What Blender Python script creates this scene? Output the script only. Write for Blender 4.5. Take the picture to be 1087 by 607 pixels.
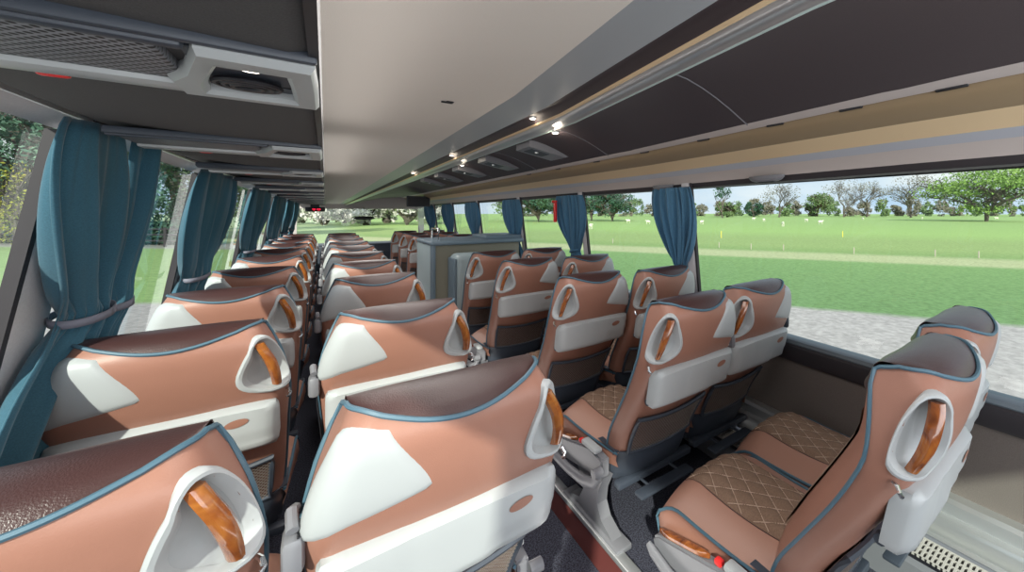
import bpy, bmesh, math, random
from mathutils import Vector, Matrix, noise
random.seed(7)
for o in list(bpy.data.objects): bpy.data.objects.remove(o)
SC = bpy.context.scene
COL = SC.collection
PI = math.pi

# ------------------------------------------------------------------ camera
HC = 1.32                                   # eye height above the seat podium
FPX, W, H = 410.0, 1087.0, 607.0
cam = bpy.data.cameras.new('camera'); camo = bpy.data.objects.new('camera', cam); COL.objects.link(camo)
cam.sensor_width = 36.0; cam.lens = FPX / W * 36.0
cam.shift_x = (W / 2 - 653.0) / W
cam.shift_y = -(H / 2 - 226.0) / W
cam.clip_start = 0.02; cam.clip_end = 2000
camo.location = (0, 0, HC); camo.rotation_euler = (PI / 2, 0, -math.atan2(.6, .8))
SC.camera = camo
# ------------------------------------------------------------------ light
SC.view_settings.view_transform = 'Standard'; SC.view_settings.look = 'None'
SC.view_settings.gamma = 1.0; SC.view_settings.use_curve_mapping = False
SC.view_settings.exposure = 0.6
wd = bpy.data.worlds.new('sky'); SC.world = wd; wd.use_nodes = True
nt = wd.node_tree; nt.nodes.clear()
out = nt.nodes.new('ShaderNodeOutputWorld'); bg = nt.nodes.new('ShaderNodeBackground'); bg.inputs[1].default_value = .72
tc = nt.nodes.new('ShaderNodeTexCoord'); mp = nt.nodes.new('ShaderNodeMapping'); mp.inputs[3].default_value = (1, 1, 3.5)
nz = nt.nodes.new('ShaderNodeTexNoise'); nz.inputs['Scale'].default_value = 2.2; nz.inputs['Detail'].default_value = 6
cr = nt.nodes.new('ShaderNodeValToRGB'); cr.color_ramp.elements[0].position = .38; cr.color_ramp.elements[1].position = .62
cr.color_ramp.elements[0].color = (.55, .72, .95, 1); cr.color_ramp.elements[1].color = (.95, .97, 1.0, 1)
nt.links.new(tc.outputs['Generated'], mp.inputs[0]); nt.links.new(mp.outputs[0], nz.inputs[0])
nt.links.new(nz.outputs[0], cr.inputs[0]); nt.links.new(cr.outputs[0], bg.inputs[0]); nt.links.new(bg.outputs[0], out.inputs[0])
sun = bpy.data.lights.new('sun', 'SUN'); sun.energy = 4.2; sun.angle = math.radians(1.2); sun.color = (1, .95, .86)
suno = bpy.data.objects.new('sun', sun); COL.objects.link(suno)
suno.rotation_euler = Vector((.60, .70, -.50)).to_track_quat('-Z', 'Y').to_euler()

def area(name, loc, rot, sx, sy, e, col):
    L = bpy.data.lights.new(name, 'AREA'); L.shape = 'RECTANGLE'; L.size = sx; L.size_y = sy; L.energy = e; L.color = col
    o = bpy.data.objects.new(name, L); COL.objects.link(o); o.location = loc; o.rotation_euler = rot
area('rear_window_fill', (.7, -1.2, HC - .1), (PI / 2, 0, 0), 2.3, 1.1, 23, (.95, .97, 1))  # added fill light behind the camera, brightens the seat backs
for yy in (1.5, 5.5, 9.2):
    area('aisle_ceiling_fill', (.42, yy, HC + .60), (0, 0, 0), .5, 3.2, 13, (1, .96, .92))  # added fill panel under the ceiling, lifts the dark cabin
    if yy < 9: area('rack_edge_fill', (.10, yy, HC + .28), (0, PI - .35, 0), .12, 3.5, 1.6, (1, .96, .92))  # added upward fill along the rack edge to brighten the ceiling
    area('aisle_floor_fill', (.70, yy, .03), (PI, 0, 0), .12, 3.5, 2.6, (1, .96, .92))  # added fill at floor level, shining up into the cabin
# ------------------------------------------------------------------ materials
def principled(name, color, rough=.5, metal=0, spec=None, coat=0, emit=None, es=0, noise_amt=0, noise_scale=40, bump=0, bump_scale=200, color2=None, sheen=0, stretch=None):
    m = bpy.data.materials.new(name); m.use_nodes = True
    n = m.node_tree; b = n.nodes['Principled BSDF']
    b.inputs['Base Color'].default_value = (*color, 1); b.inputs['Roughness'].default_value = rough; b.inputs['Metallic'].default_value = metal
    if spec is not None: b.inputs['Specular IOR Level'].default_value = spec
    if coat: b.inputs['Coat Weight'].default_value = coat; b.inputs['Coat Roughness'].default_value = .08
    if sheen: b.inputs['Sheen Weight'].default_value = sheen
    if emit: b.inputs['Emission Color'].default_value = (*emit, 1); b.inputs['Emission Strength'].default_value = es
    t = n.nodes.new('ShaderNodeTexCoord')
    src = t.outputs['Object']
    if stretch:
        mpp = n.nodes.new('ShaderNodeMapping'); mpp.inputs[3].default_value = stretch; n.links.new(src, mpp.inputs[0]); src = mpp.outputs[0]
    if noise_amt or color2:
        z = n.nodes.new('ShaderNodeTexNoise'); z.inputs['Scale'].default_value = noise_scale; z.inputs['Detail'].default_value = 4
        n.links.new(src, z.inputs[0])
        r = n.nodes.new('ShaderNodeValToRGB')
        c2 = color2 or tuple(c * (1 - noise_amt) for c in color)
        r.color_ramp.elements[0].position = .35; r.color_ramp.elements[1].position = .65
        r.color_ramp.elements[0].color = (*c2, 1); r.color_ramp.elements[1].color = (*color, 1)
        n.links.new(z.outputs[0], r.inputs[0]); n.links.new(r.outputs[0], b.inputs['Base Color'])
    if bump:
        z = n.nodes.new('ShaderNodeTexNoise'); z.inputs['Scale'].default_value = bump_scale; n.links.new(src, z.inputs[0])
        q = n.nodes.new('ShaderNodeBump'); q.inputs['Strength'].default_value = bump; q.inputs['Distance'].default_value = .002
        n.links.new(z.outputs[0], q.inputs['Height']); n.links.new(q.outputs[0], b.inputs['Normal'])
    return m
M = {}
M['leather'] = principled('brown_leather', (.355, .17, .122), .42, bump=.15, bump_scale=500, noise_amt=.1, noise_scale=5)
M['dark_leather'] = principled('dark_brown_leather', (.058, .027, .026), .34, bump=.3, bump_scale=420)
M['seat_leather'] = principled('seat_leather', (.42, .22, .16), .4, bump=.15, bump_scale=500)
M['piping'] = principled('blue_piping', (.07, .145, .20), .5)
M['grey'] = principled('light_grey_plastic', (.45, .47, .48), .38)
M['grey2'] = principled('mid_grey_plastic', (.20, .20, .22), .35)
M['recess'] = principled('recess_grey', (.40, .42, .43), .45)
M['dark'] = principled('dark_plastic', (.045, .055, .075), .45)
M['black'] = principled('black_plastic', (.015, .015, .02), .4)
M['chrome'] = principled('chrome', (.75, .76, .78), .15, metal=1)
M['red'] = principled('red_plastic', (.8, .03, .03), .35)
M['belt'] = principled('belt_webbing', (.02, .022, .03), .8)
M['curtain'] = principled('teal_curtain', (.065, .19, .27), .85, sheen=.3, noise_amt=.25, noise_scale=350)
M['curtain_blue'] = principled('blue_curtain', (.10, .26, .42), .85, sheen=.3, noise_amt=.2, noise_scale=300, stretch=(1, 1, .2))
M['tie'] = principled('curtain_tie', (.20, .20, .25), .7)
M['trim'] = principled('pillar_trim', (.60, .58, .60), .6, noise_amt=.08, noise_scale=200)
M['seal'] = principled('window_seal', (.035, .03, .035), .5)
M['panel'] = principled('wall_fabric', (.19, .16, .145), .9, noise_amt=.2, noise_scale=400)
M['rackdark'] = principled('rack_fabric', (.085, .082, .084), .8, bump=.2, bump_scale=600, noise_amt=.2, noise_scale=500)
M['rackbrown'] = principled('rack_dark_panel', (.070, .052, .058), .5, noise_amt=.1, noise_scale=300)
M['ceil'] = principled('ceiling_fabric', (.84, .79, .73), .95, bump=.4, bump_scale=300, noise_amt=.05, noise_scale=300)
M['band'] = principled('rack_band', (.42, .45, .48), .35)
M['cream'] = principled('cream_plastic', (.80, .61, .38), .5)
M['beige'] = principled('beige_brown', (.34, .25, .15), .5)
M['pinkgrey'] = principled('pale_trim', (.56, .50, .48), .6)
M['bluegrey'] = principled('blue_grey_trim', (.42, .44, .50), .5)
M['alu'] = principled('aluminium', (.62, .63, .64), .3, metal=.7)
M['redstep'] = principled('red_step', (.17, .045, .04), .5)
M['net'] = principled('net_cord', (.22, .18, .16), .8)
M['netback'] = principled('net_backing', (.12, .055, .04), .7)
M['lamp'] = principled('lamp_glow', (1, 1, 1), .5, emit=(1, .9, .75), es=4)
M['led'] = principled('led_red', (.9, .02, .05), .5, emit=(1, .02, .08), es=2.0)
M['carpet'] = principled('speckled_carpet', (.075, .078, .11), .95, color2=(.006, .006, .014), noise_scale=170, bump=.6, bump_scale=260)
M['grille'] = principled('grille', (.50, .47, .44), .5)
M['mint'] = principled('pale_edge', (.55, .68, .66), .4)
M['boxtan'] = principled('partition_fabric', (.30, .29, .23), .9, noise_amt=.25, noise_scale=300)
M['boxblue'] = principled('partition_top', (.16, .22, .27), .5)
M['boxpale'] = principled('partition_pale', (.42, .52, .55), .4)
for cn, tcol in (('curtain', (.08, .28, .38)), ('curtain_blue', (.10, .32, .50))):
    n = M[cn].node_tree; b = n.nodes['Principled BSDF']; tl = n.nodes.new('ShaderNodeBsdfTranslucent'); tl.inputs[0].default_value = (*tcol, 1)
    mx = n.nodes.new('ShaderNodeMixShader'); mx.inputs[0].default_value = .3; n.links.new(b.outputs[0], mx.inputs[1]); n.links.new(tl.outputs[0], mx.inputs[2])
    n.links.new(mx.outputs[0], [q for q in n.nodes if q.type == 'OUTPUT_MATERIAL'][0].inputs[0])
# wood
def wood():
    m = bpy.data.materials.new('burr_wood'); m.use_nodes = True; n = m.node_tree; b = n.nodes['Principled BSDF']
    t = n.nodes.new('ShaderNodeTexCoord'); z = n.nodes.new('ShaderNodeTexNoise'); z.inputs['Scale'].default_value = 16; z.inputs['Detail'].default_value = 6; z.inputs['Distortion'].default_value = 1.6
    r = n.nodes.new('ShaderNodeValToRGB'); e = r.color_ramp.elements
    e[0].position = .32; e[0].color = (.10, .025, .008, 1); e[1].position = .7; e[1].color = (.42, .15, .03, 1)
    k = e.new(.5); k.color = (.27, .075, .016, 1)
    n.links.new(t.outputs['Object'], z.inputs[0]); n.links.new(z.outputs[0], r.inputs[0]); n.links.new(r.outputs[0], b.inputs['Base Color'])
    b.inputs['Roughness'].default_value = .2; b.inputs['Coat Weight'].default_value = .8; b.inputs['Coat Roughness'].default_value = .05
    return m
M['wood'] = wood()
# quilted fabric: diamond seams as bump + darker seam
def quilt():
    m = principled('quilted_fabric', (.28, .175, .12), .9, noise_amt=.25, noise_scale=260, bump=.5, bump_scale=500)
    return m
M['quilt'] = quilt()
M['seam'] = principled('seam_thread', (.52, .38, .29), .8)
def glass(name, tint, refl=1.0):
    m = bpy.data.materials.new(name); m.use_nodes = True; n = m.node_tree; n.nodes.clear()
    o = n.nodes.new('ShaderNodeOutputMaterial'); mx = n.nodes.new('ShaderNodeMixShader')
    tr = n.nodes.new('ShaderNodeBsdfTransparent'); tr.inputs[0].default_value = (*tint, 1)
    gl = n.nodes.new('ShaderNodeBsdfGlossy'); gl.inputs['Roughness'].default_value = .0
    fr = n.nodes.new('ShaderNodeFresnel'); ge = n.nodes.new('ShaderNodeNewGeometry'); mr = n.nodes.new('ShaderNodeMapRange')
    mr.inputs[3].default_value = 1.45; mr.inputs[4].default_value = 1 / 1.45; n.links.new(ge.outputs['Backfacing'], mr.inputs[0]); n.links.new(mr.outputs[0], fr.inputs[0])
    mu = n.nodes.new('ShaderNodeMath'); mu.operation = 'MULTIPLY'; mu.inputs[1].default_value = refl
    n.links.new(fr.outputs[0], mu.inputs[0]); n.links.new(mu.outputs[0], mx.inputs[0])
    n.links.new(tr.outputs[0], mx.inputs[1]); n.links.new(gl.outputs[0], mx.inputs[2]); n.links.new(mx.outputs[0], o.inputs[0])
    return m
M['glass'] = glass('tinted_side_glass', (.86, .93, .90), 1.0)
M['glass_front'] = glass('clear_windscreen', (.98, 1.0, .98), .6)

# ------------------------------------------------------------------ mesh helpers
class MB:
    def __init__(s): s.v = []; s.f = []
    def add(s, vs, fs):
        k = len(s.v); s.v += [tuple(v) for v in vs]; s.f += [tuple(i + k for i in f) for f in fs]; return s
    def box(s, x0, x1, y0, y1, z0, z1):
        vs = [(x, y, z) for z in (z0, z1) for y in (y0, y1) for x in (x0, x1)]
        return s.add(vs, [(0, 2, 3, 1), (4, 5, 7, 6), (0, 1, 5, 4), (2, 6, 7, 3), (0, 4, 6, 2), (1, 3, 7, 5)])
    def rbox(s, x0, x1, y0, y1, z0, z1, r=.01, seg=3):
        b = bmesh.new(); bmesh.ops.create_cube(b, size=1)
        for v in b.verts: v.co = Vector(((x0 + x1) / 2 + v.co.x * (x1 - x0), (y0 + y1) / 2 + v.co.y * (y1 - y0), (z0 + z1) / 2 + v.co.z * (z1 - z0)))
        bmesh.ops.bevel(b, geom=b.edges[:], offset=r, segments=seg, profile=.5, affect='EDGES')
        b.verts.index_update(); s.add([v.co[:] for v in b.verts], [[v.index for v in f.verts] for f in b.faces]); b.free(); return s
    def grid(s, rows, closed_u=False):
        n, m = len(rows), len(rows[0]); k = len(s.v)
        for r in rows: s.v += [tuple(p) for p in r]
        for i in range(n - 1):
            for j in range(m if closed_u else m - 1):
                j2 = (j + 1) % m
                s.f.append((k + i * m + j, k + i * m + j2, k + (i + 1) * m + j2, k + (i + 1) * m + j))
        return s
    def tube(s, pts, r, seg=8, flat=1.0, cap=True, up=Vector((0, 0, 1))):
        pts = [Vector(p) for p in pts]; rows = []
        for i, p in enumerate(pts):
            t = (pts[min(i + 1, len(pts) - 1)] - pts[max(i - 1, 0)])
            if t.length < 1e-9: t = Vector((0, 0, 1))
            t.normalize(); a = t.cross(up)
            if a.length < 1e-3: a = t.cross(Vector((0, 1, 0)))
            a.normalize(); b = a.cross(t); rr = r[i] if isinstance(r, (list, tuple)) else r
            rows.append([p + a * math.cos(2 * PI * k / seg) * rr + b * math.sin(2 * PI * k / seg) * rr * flat for k in range(seg)])
        k0 = len(s.v); s.grid(rows, True)
        if cap:
            s.f.append(tuple(k0 + j for j in range(seg))); s.f.append(tuple(k0 + (len(rows) - 1) * seg + j for j in reversed(range(seg))))
        return s
    def prism(s, poly, axis, a, b):      # poly of 2D points extruded along axis 0/1/2
        n = len(poly)
        def mk(p, t):
            if axis == 0: return (t, p[0], p[1])
            if axis == 1: return (p[0], t, p[1])
            return (p[0], p[1], t)
        vs = [mk(p, a) for p in poly] + [mk(p, b) for p in poly]
        fs = [tuple(range(n)), tuple(reversed(range(n, 2 * n)))] + [(i, (i + 1) % n, (i + 1) % n + n, i + n) for i in range(n)]
        return s.add(vs, fs)
    def mesh(s, name, mat, smooth=True, angle=40, recalc=True):
        me = bpy.data.meshes.new(name); me.from_pydata(s.v, [], s.f); me.materials.append(M[mat] if isinstance(mat, str) else mat)
        if recalc:
            b = bmesh.new(); b.from_mesh(me); bmesh.ops.remove_doubles(b, verts=b.verts[:], dist=1e-5); bmesh.ops.recalc_face_normals(b, faces=b.faces[:]); b.to_mesh(me); b.free()
        if smooth:
            me.polygons.foreach_set('use_smooth', [True] * len(me.polygons)); me.set_sharp_from_angle(angle=math.radians(angle))
        me.update(); return me
def link(name, me, parent=None, loc=None):
    o = bpy.data.objects.new(name, me); COL.objects.link(o)
    if parent is not None: o.parent = parent
    if loc: o.location = loc
    return o
def tag(o, label=None, cat=None, group=None, kind=None):
    if label: o['label'] = label
    if cat: o['category'] = cat
    if group: o['group'] = group
    if kind: o['kind'] = kind
    return o
def empty(name, loc=(0, 0, 0), **k):
    o = bpy.data.objects.new(name, None); COL.objects.link(o); o.location = loc; o.empty_display_size = .1
    return tag(o, **k)
def struct(name, mb, mat, **k):
    return tag(link(name, mb.mesh(name, mat, **k)), kind='structure')
def kids(o): return [c for c in o.children]
def copy_tree(o, parent=None):
    c = o.copy(); COL.objects.link(c); c.parent = parent
    for ch in kids(o): copy_tree(ch, c)
    return c
def lerp(a, b, t): return a + (b - a) * t
def interp(tab, x):
    if x <= tab[0][0]: return tab[0][1]
    if x >= tab[-1][0]: return tab[-1][1]
    n = len(tab)
    for i in range(n - 1):
        (a, fa), (b, fb) = tab[i], tab[i + 1]
        if x <= b:
            d = (fb - fa) / (b - a)
            def slope(k):
                if k <= 0 or k >= n - 1: return (tab[min(k + 1, n - 1)][1] - tab[max(k - 1, 0)][1]) / (tab[min(k + 1, n - 1)][0] - tab[max(k - 1, 0)][0])
                return (tab[k + 1][1] - tab[k - 1][1]) / (tab[k + 1][0] - tab[k - 1][0])
            m0, m1 = slope(i), slope(i + 1); h = b - a; t = (x - a) / h
            return fa * (2 * t**3 - 3 * t**2 + 1) + h * m0 * (t**3 - 2 * t**2 + t) + fb * (3 * t**2 - 2 * t**3) + h * m1 * (t**3 - t**2)
def sstep(a, b, x):
    t = max(0, min(1, (x - a) / (b - a))); return t * t * (3 - 2 * t)

# ------------------------------------------------------------------ coach body
YB, YF = -1.25, 11.3
def kx(X, Y):                                  # the roof trim widens towards the rear seats
    t = max(0, min(1, (1.95 - Y) / 1.5)); k = lerp(.14, .05, max(0, min(1, (X - 1.2) / .4))) if X > .3 else 0
    return X * (1 - k * t)
def fn(X, H, Y):                               # the roof lining drops over the driver
    w = max(0, min(1, (1.6 - X) / .43)); k = 1 - .66 * w * sstep(7.0, YF, Y)
    return X * k, H * k
def wallx(side, h):                            # h = height relative to the eye
    return (-.50 - .16 * (.2 - h)) if side < 0 else (1.89 + .119 * (.16 - h))
YS = [YB, -.6, -.2, .1, .3, .5, .7, .9, 1.1, 1.3, 1.5, 1.7, 1.95, 2.6, 4, 6, 7, 7.7, 8.4, 9.1, 9.8, 10.5, YF]
def extr(poly, ys=None, bend=True, thick=None):
    mb = MB(); ys = ys or YS
    rows = [[(kx(*fn(x, h, y)[:1], y), y, HC + fn(x, h, y)[1]) for x, h in poly] for y in ys]
    mb.grid(rows); return mb
# floor: aisle and raised podiums
f = MB(); f.box(.50, .885, YB, YF, -.17, -.13); struct('floor_aisle', f, 'carpet', smooth=False).name = 'floor'
f = MB(); f.box(-.66, .50, YB, YF, -.17, 0); struct('floor_podium', f, 'carpet', smooth=False).name = 'floor'
f = MB(); f.box(.90, 2.0, YB, YF, -.17, 0); struct('floor_podium', f, 'carpet', smooth=False).name = 'floor'
f = MB(); f.box(.885, .90, YB, YF, -.129, -.012); struct('trim_1', f, 'redstep', smooth=False)
f = MB(); f.rbox(.88, .925, YB, YF, -.012, .012, .005, 2); struct('trim_2', f, 'alu')
# ceiling (slab with thickness)
c = MB(); c.grid([[(x if x < .8 else kx(fn(.8, .62, y)[0], y), y, HC + fn(.8, .62, y)[1]) for x in (-.06, .0, .05, .8)] for y in YS]); c.grid([[(x, y, HC + .70) for x in (-.75, .2, .8, 2.1)] for y in (YB, YF)])
struct('ceiling', c, 'ceil', recalc=False)
# profile strips of the right roof side
SEG = [('trim_3', 'band', [(.80, .62), (.88, .607), (.98, .585)]),
       ('trim_4', 'rackbrown', [(.98, .585), (1.0, .60), (1.05, .60), (1.075, .565)]),
       ('trim_5', 'cream', [(1.072, .5685), (1.078, .560), (1.086, .557), (1.09, .56)]),
       ('trim_6', 'alu', [(1.09, .56), (1.10, .548), (1.12, .54), (1.135, .543), (1.15, .535), (1.165, .53), (1.17, .535)]),
       ('trim_7', 'mint', [(1.163, .5305), (1.168, .5265), (1.174, .528), (1.175, .535)]),
       ('trim_8', 'pinkgrey', [(1.585, .4075), (1.60, .394), (1.622, .386), (1.628, .392)]),
       ('trim_9', 'beige', [(1.625, .398), (1.64, .37), (1.66, .355), (1.70, .335), (1.74, .32)]),
       ('trim_10', 'cream', [(1.74, .32), (1.775, .30), (1.80, .285), (1.82, .27)]),
       ('trim_11', 'bluegrey', [(1.82, .27), (1.83, .255), (1.84, .24)]),
       ('trim_12', 'pinkgrey', [(1.84, .24), (1.865, .215), (1.88, .188)]),
       ('trim_13', 'seal', [(1.88, .188), (1.885, .17), (1.889, .16), (1.93, .155)])]
for n, m, p in SEG: struct(n, extr(p), m, recalc=False, angle=60)
# outer skin of roof and walls (light tight)
s = MB(); s.grid([[(1.93, y, HC + .155), (2.1, y, HC + .2), (2.1, y, HC + .7)] for y in (YB, YF)])
s.grid([[(-.75, y, HC + .7), (-.56, y, HC + .25), (-.52, y, HC + .206), (-.505, y, HC + .206)] for y in (YB, YF)]); struct('wall_roof_skin', s, 'seal', smooth=False).name = 'wall_top'
# right lower wall + sill
SILL = -.655
M['sillrail'] = principled('sill_rail', (.16, .19, .22), .25)
s = MB(); s.grid([[(kx(x, y), y, HC + h) for x, h in ((wallx(1, SILL) + .05, SILL + .012), (1.99, SILL + .010), (1.978, SILL + .002), (1.974, SILL - .014), (1.978, SILL - .02))] for y in YS]); struct('trim_14', s, 'sillrail', recalc=False)
s = MB(); s.grid([[(kx(x, y), y, HC + h) for x, h in ((1.978, SILL - .02), (1.968, SILL - .028), (1.965, SILL - .09), (1.975, SILL - .105), (1.998, SILL - .107))] for y in YS]); struct('window_sill_seal', s, 'seal', recalc=False).name = 'trim_15'
s = MB(); s.grid([[(kx(x, y), y, z) for x, z in ((1.99, HC + SILL - .09), (2.0, .42), (2.0, .24))] for y in YS]); struct('wall_right', s, 'panel', recalc=False)
s = MB(); s.grid([[(kx(x, y), y, z) for x, z in ((2.0, .26), (1.95, .262), (1.935, .25), (1.93, .21), (1.90, .205), (1.89, .19), (1.89, .14), (1.875, .13))] for y in YS]); struct('baseboard_right', s, 'alu', recalc=False)
# floor heater duct with slotted grille, built in lengths between rows
s = MB(); s.grid([[(kx(x, y), y, z) for x, z in ((1.90, .125), (1.73, .115), (1.71, .10), (1.70, .0))] for y in YS]); struct('baseboard_duct', s, 'grey2', recalc=False).name = 'baseboard_right'
def grille(y0, y1, label):
    g = MB(); n = int((y1 - y0) / .014)
    for j in range(4):
        x0 = 1.735 + j * .036
        g.box(kx(x0, y0), kx(x0, y0) + .006, y0, y1, .122, .132)
    for i in range(n + 1):
        y = y0 + i * (y1 - y0) / n; g.box(kx(1.735, y0), kx(1.85, y0), y - .003, y + .003, .122, .1315)
    r = empty('heater_grille', (0, 0, 0), label=label, cat='vent', group='floor heater grilles')
    b = MB(); b.box(kx(1.73, y0), kx(1.855, y0), y0, y1, .110, .123); link('backing', b.mesh('backing', 'black', smooth=False), r)
    link('slats', g.mesh('slats', 'grille', smooth=False), r)
grille(.05, .75, 'pale slotted heater grille on floor beside front of nearest right seats')
grille(1.0, 1.55, 'pale slotted heater grille by wall in front of nearest right seat cushions')
# left wall lower + rails
s = MB(); s.grid([[(x, y, z) for x, z in ((-.70, HC + SILL + .02), (-.645, HC + SILL + .01), (-.63, HC + SILL - .02), (-.65, HC + SILL - .06), (-.66, .4), (-.66, 0))] for y in (YB, YF)]); struct('wall_left', s, 'panel', recalc=False)
# left roof edge: light band and the rack hanging
s = MB(); s.grid([[(x, y, HC + h) for x, h in ((-.507, .198), (-.503, .205), (-.49, .212), (-.470, .221), (-.462, .224))] for y in YS]); struct('trim_16', s, 'trim', recalc=False)
s = MB(); s.grid([[(x, y, HC + h) for x, h in ((-.462, .224), (-.458, .217), (-.45, .216), (-.447, .224))] for y in YS]); struct('trim_17', s, 'alu', recalc=False)
# front and rear ends
fr = MB()
fr.box(-.75, 2.1, YF, YF + .06, -.2, .35); fr.box(-.75, 2.1, YF, YF + .06, HC + .10, HC + .75)
fr.box(-.75, -.52, YF, YF + .06, .35, HC + .1); fr.box(1.97, 2.1, YF, YF + .06, .35, HC + .1)
struct('wall_front', fr, 'pinkgrey', smooth=False)
g = MB(); g.box(-.52, 1.97, YF + .03, YF + .036, .35, HC + .10); struct('window_1', g, 'glass_front', smooth=False)
fr = MB(); fr.box(-.75, 2.1, YB - .06, YB, -.2, .75); fr.box(-.75, 2.1, YB - .06, YB, HC + .2, HC + .75)
fr.box(-.75, -.6, YB - .06, YB, .75, HC + .2); fr.box(1.97, 2.1, YB - .06, YB, .75, HC + .2); struct('wall_rear', fr, 'panel', smooth=False)
g = MB(); g.box(-.6, 1.97, YB - .03, YB - .026, .75, HC + .2); struct('window_2', g, 'glass', smooth=False)
# side windows between pillars
LP = [-.35, 1.46, 2.66, 4.3, 6.05, 7.8, 9.4]
RP = [-1.0, 1.67, 2.98, 4.4, 6.0, 7.5, 9.0]
wn = 3
def pane(side, y0, y1):
    global wn
    g = MB(); h0, h1 = SILL - .02, (.205 if side < 0 else .16)
    off = .02 * side
    def X(h, y): 
        x = wallx(side, h) + off
        return kx(x, y) if side > 0 else x
    ys = [y0 + (y1 - y0) * i / 6 for i in range(7)]
    g.grid([[(X(h, y), y, HC + h) for h in (h0, h1)] for y in ys])
    struct('window_%d' % wn, g, 'glass', smooth=False, recalc=False); wn += 1
for side, P in ((-1, LP), (1, RP)):
    e = [YB] + P + [YF]
    for a, b in zip(e, e[1:]): pane(side, a, b)
tn = 20
def pillar(side, y, w_seal=.03, w_trim=.14, th=.035):
    global tn
    def X(h, d): 
        x = wallx(side, h) - side * d
        return kx(x, y) if side > 0 else x
    hs = [.19, 0, -.2, -.4, SILL + .01]
    s = MB(); s.grid([[(X(h, -.003), y, HC + h), (X(h, .019), y, HC + h), (X(h, .019), y + w_seal, HC + h), (X(h, -.003), y + w_seal, HC + h)] for h in hs], True)
    struct('trim_%d' % tn, s, 'seal', smooth=False); tn += 1
    s = MB(); y0 = y + w_seal
    s.grid([[(X(h, .002), y0, HC + h), (X(h, th - .004), y0, HC + h), (X(h, th), y0 + .01, HC + h), (X(h, th), y0 + w_trim - .02, HC + h), (X(h, .010), y0 + w_trim, HC + h), (X(h, .002), y0 + w_trim, HC + h)] for h in hs])
    struct('trim_%d' % tn, s, 'trim', angle=30); tn += 1
for y in LP: pillar(-1, y, .02, .17, .018)
for y in RP: pillar(1, y, .014, .075, .03)

# ------------------------------------------------------------------ left luggage rack
def rack_left():
    r = empty('luggage_rack', (-.02, 0, HC + .17), label='long dark fabric luggage rack above the left seats', cat='luggage rack')
    b = MB()
    prof = [(-.447, .224), (-.40, .205), (-.25, .190), (-.10, .186), (-.035, .184), (-.014, .19), (-.010, .21), (-.010, .40), (-.02, .42), (-.09, .43)]
    b.grid([[(x + .02, y, h - .17) for x, h in prof] for y in YS])
    link('body', b.mesh('body', 'rackdark', recalc=False), r)
    e = MB(); e.grid([[(x + .02, y, h - .17) for x, h in ((-.016, .183), (-.006, .183), (-.005, .24), (-.012, .24))] for y in YS], True)
    link('edge_rail', e.mesh('edge_rail', 'black', smooth=False), r)
    s = MB()
    for k in range(-1, 14):
        y = .36 + .38 + .76 * k
        s.tube([(x + .02, y, h - .171) for x, h in prof[:7]], .0025, 5)
    link('seams', s.mesh('seams', 'black'), r)
rack_left()
# service units under the left rack
def service_unit():
    r = empty('service_panel', (-.02, .66, HC + .186))
    # outline from outboard to inboard; local x from -.43 to 0
    fr = MB()
    ro = [(-.092, -.10), (.010, -.10), (.012, .0), (.012, .108), (-.06, .108), (-.140, .108), (-.140, .04), (-.118, .0)]
    ri = [(-.080, -.055), (-.020, -.055), (-.018, .0), (-.018, .082), (-.06, .084), (-.108, .082), (-.104, .04), (-.095, .0)]
    k = len(ro); vs = []
    def mixp(a, b, t): return (lerp(a[0], b[0], t), lerp(a[1], b[1], t))
    for z, P in ((.010, ro), (-.012, ro), (-.019, [mixp(a, b, .15) for a, b in zip(ro, ri)]), (-.019, [mixp(a, b, .8) for a, b in zip(ro, ri)]), (-.013, ri), (.008, ri)): vs += [(x, y, z) for x, y in P]
    fs = []
    for a in range(5):
        for i in range(k): j = (i + 1) % k; fs.append((a * k + i, a * k + j, (a + 1) * k + j, (a + 1) * k + i))
    fr.add(vs, fs)
    fr.rbox(-.365, -.125, .062, .104, -.017, .008, .006, 2)
    me = fr.mesh('frame', 'grey')
    o = link('frame', me, r)
    d = MB(); d.rbox(-.11, -.01, -.07, .09, -.004, .004, .0015, 1); link('lamp_recess', d.mesh('lamp_recess', 'dark'), r)
    m = MB(); m.rbox(-.365, -.125, -.085, .062, -.010, .006, .004, 2); link('speaker_mesh', m.mesh('speaker_mesh', M_mesh), r)
    d2 = MB(); d2.rbox(-.37, .012, -.112, -.100, -.010, .006, .003, 2); link('rear_lip', d2.mesh('rear_lip', 'dark'), r)
    d2 = MB(); d2.rbox(-.37, -.10, -.101, -.085, -.014, .004, .004, 2); link('inner_lip', d2.mesh('inner_lip', 'dark'), r)
    d2 = MB(); d2.rbox(-.365, -.14, .104, .110, -.010, .004, .002, 2); link('front_lip', d2.mesh('front_lip', 'dark'), r)
    nz = MB()
    for a in range(3): nz.tube([(-.065 + math.cos(t * PI / 12) * (.034 - a * .009), .040 + math.sin(t * PI / 12) * (.026 - a * .007), -.010 - a * .001) for t in range(25)], .0035, 6)
    nz.rbox(-.095, -.035, .038, .042, -.012, -.006, .001, 1)
    link('air_nozzle', nz.mesh('air_nozzle', 'black'), r)
    lm = MB(); lm.tube([(-.055, -.035, -.003), (-.055, -.035, -.009)], .012, 16); link('reading_light', lm.mesh('reading_light', 'lamp'), r)
    rd = MB(); rd.rbox(-.262, -.235, .102, .113, -.018, .002, .004, 2); link('call_lamp', rd.mesh('call_lamp', 'red'), r)
    return r
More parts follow.
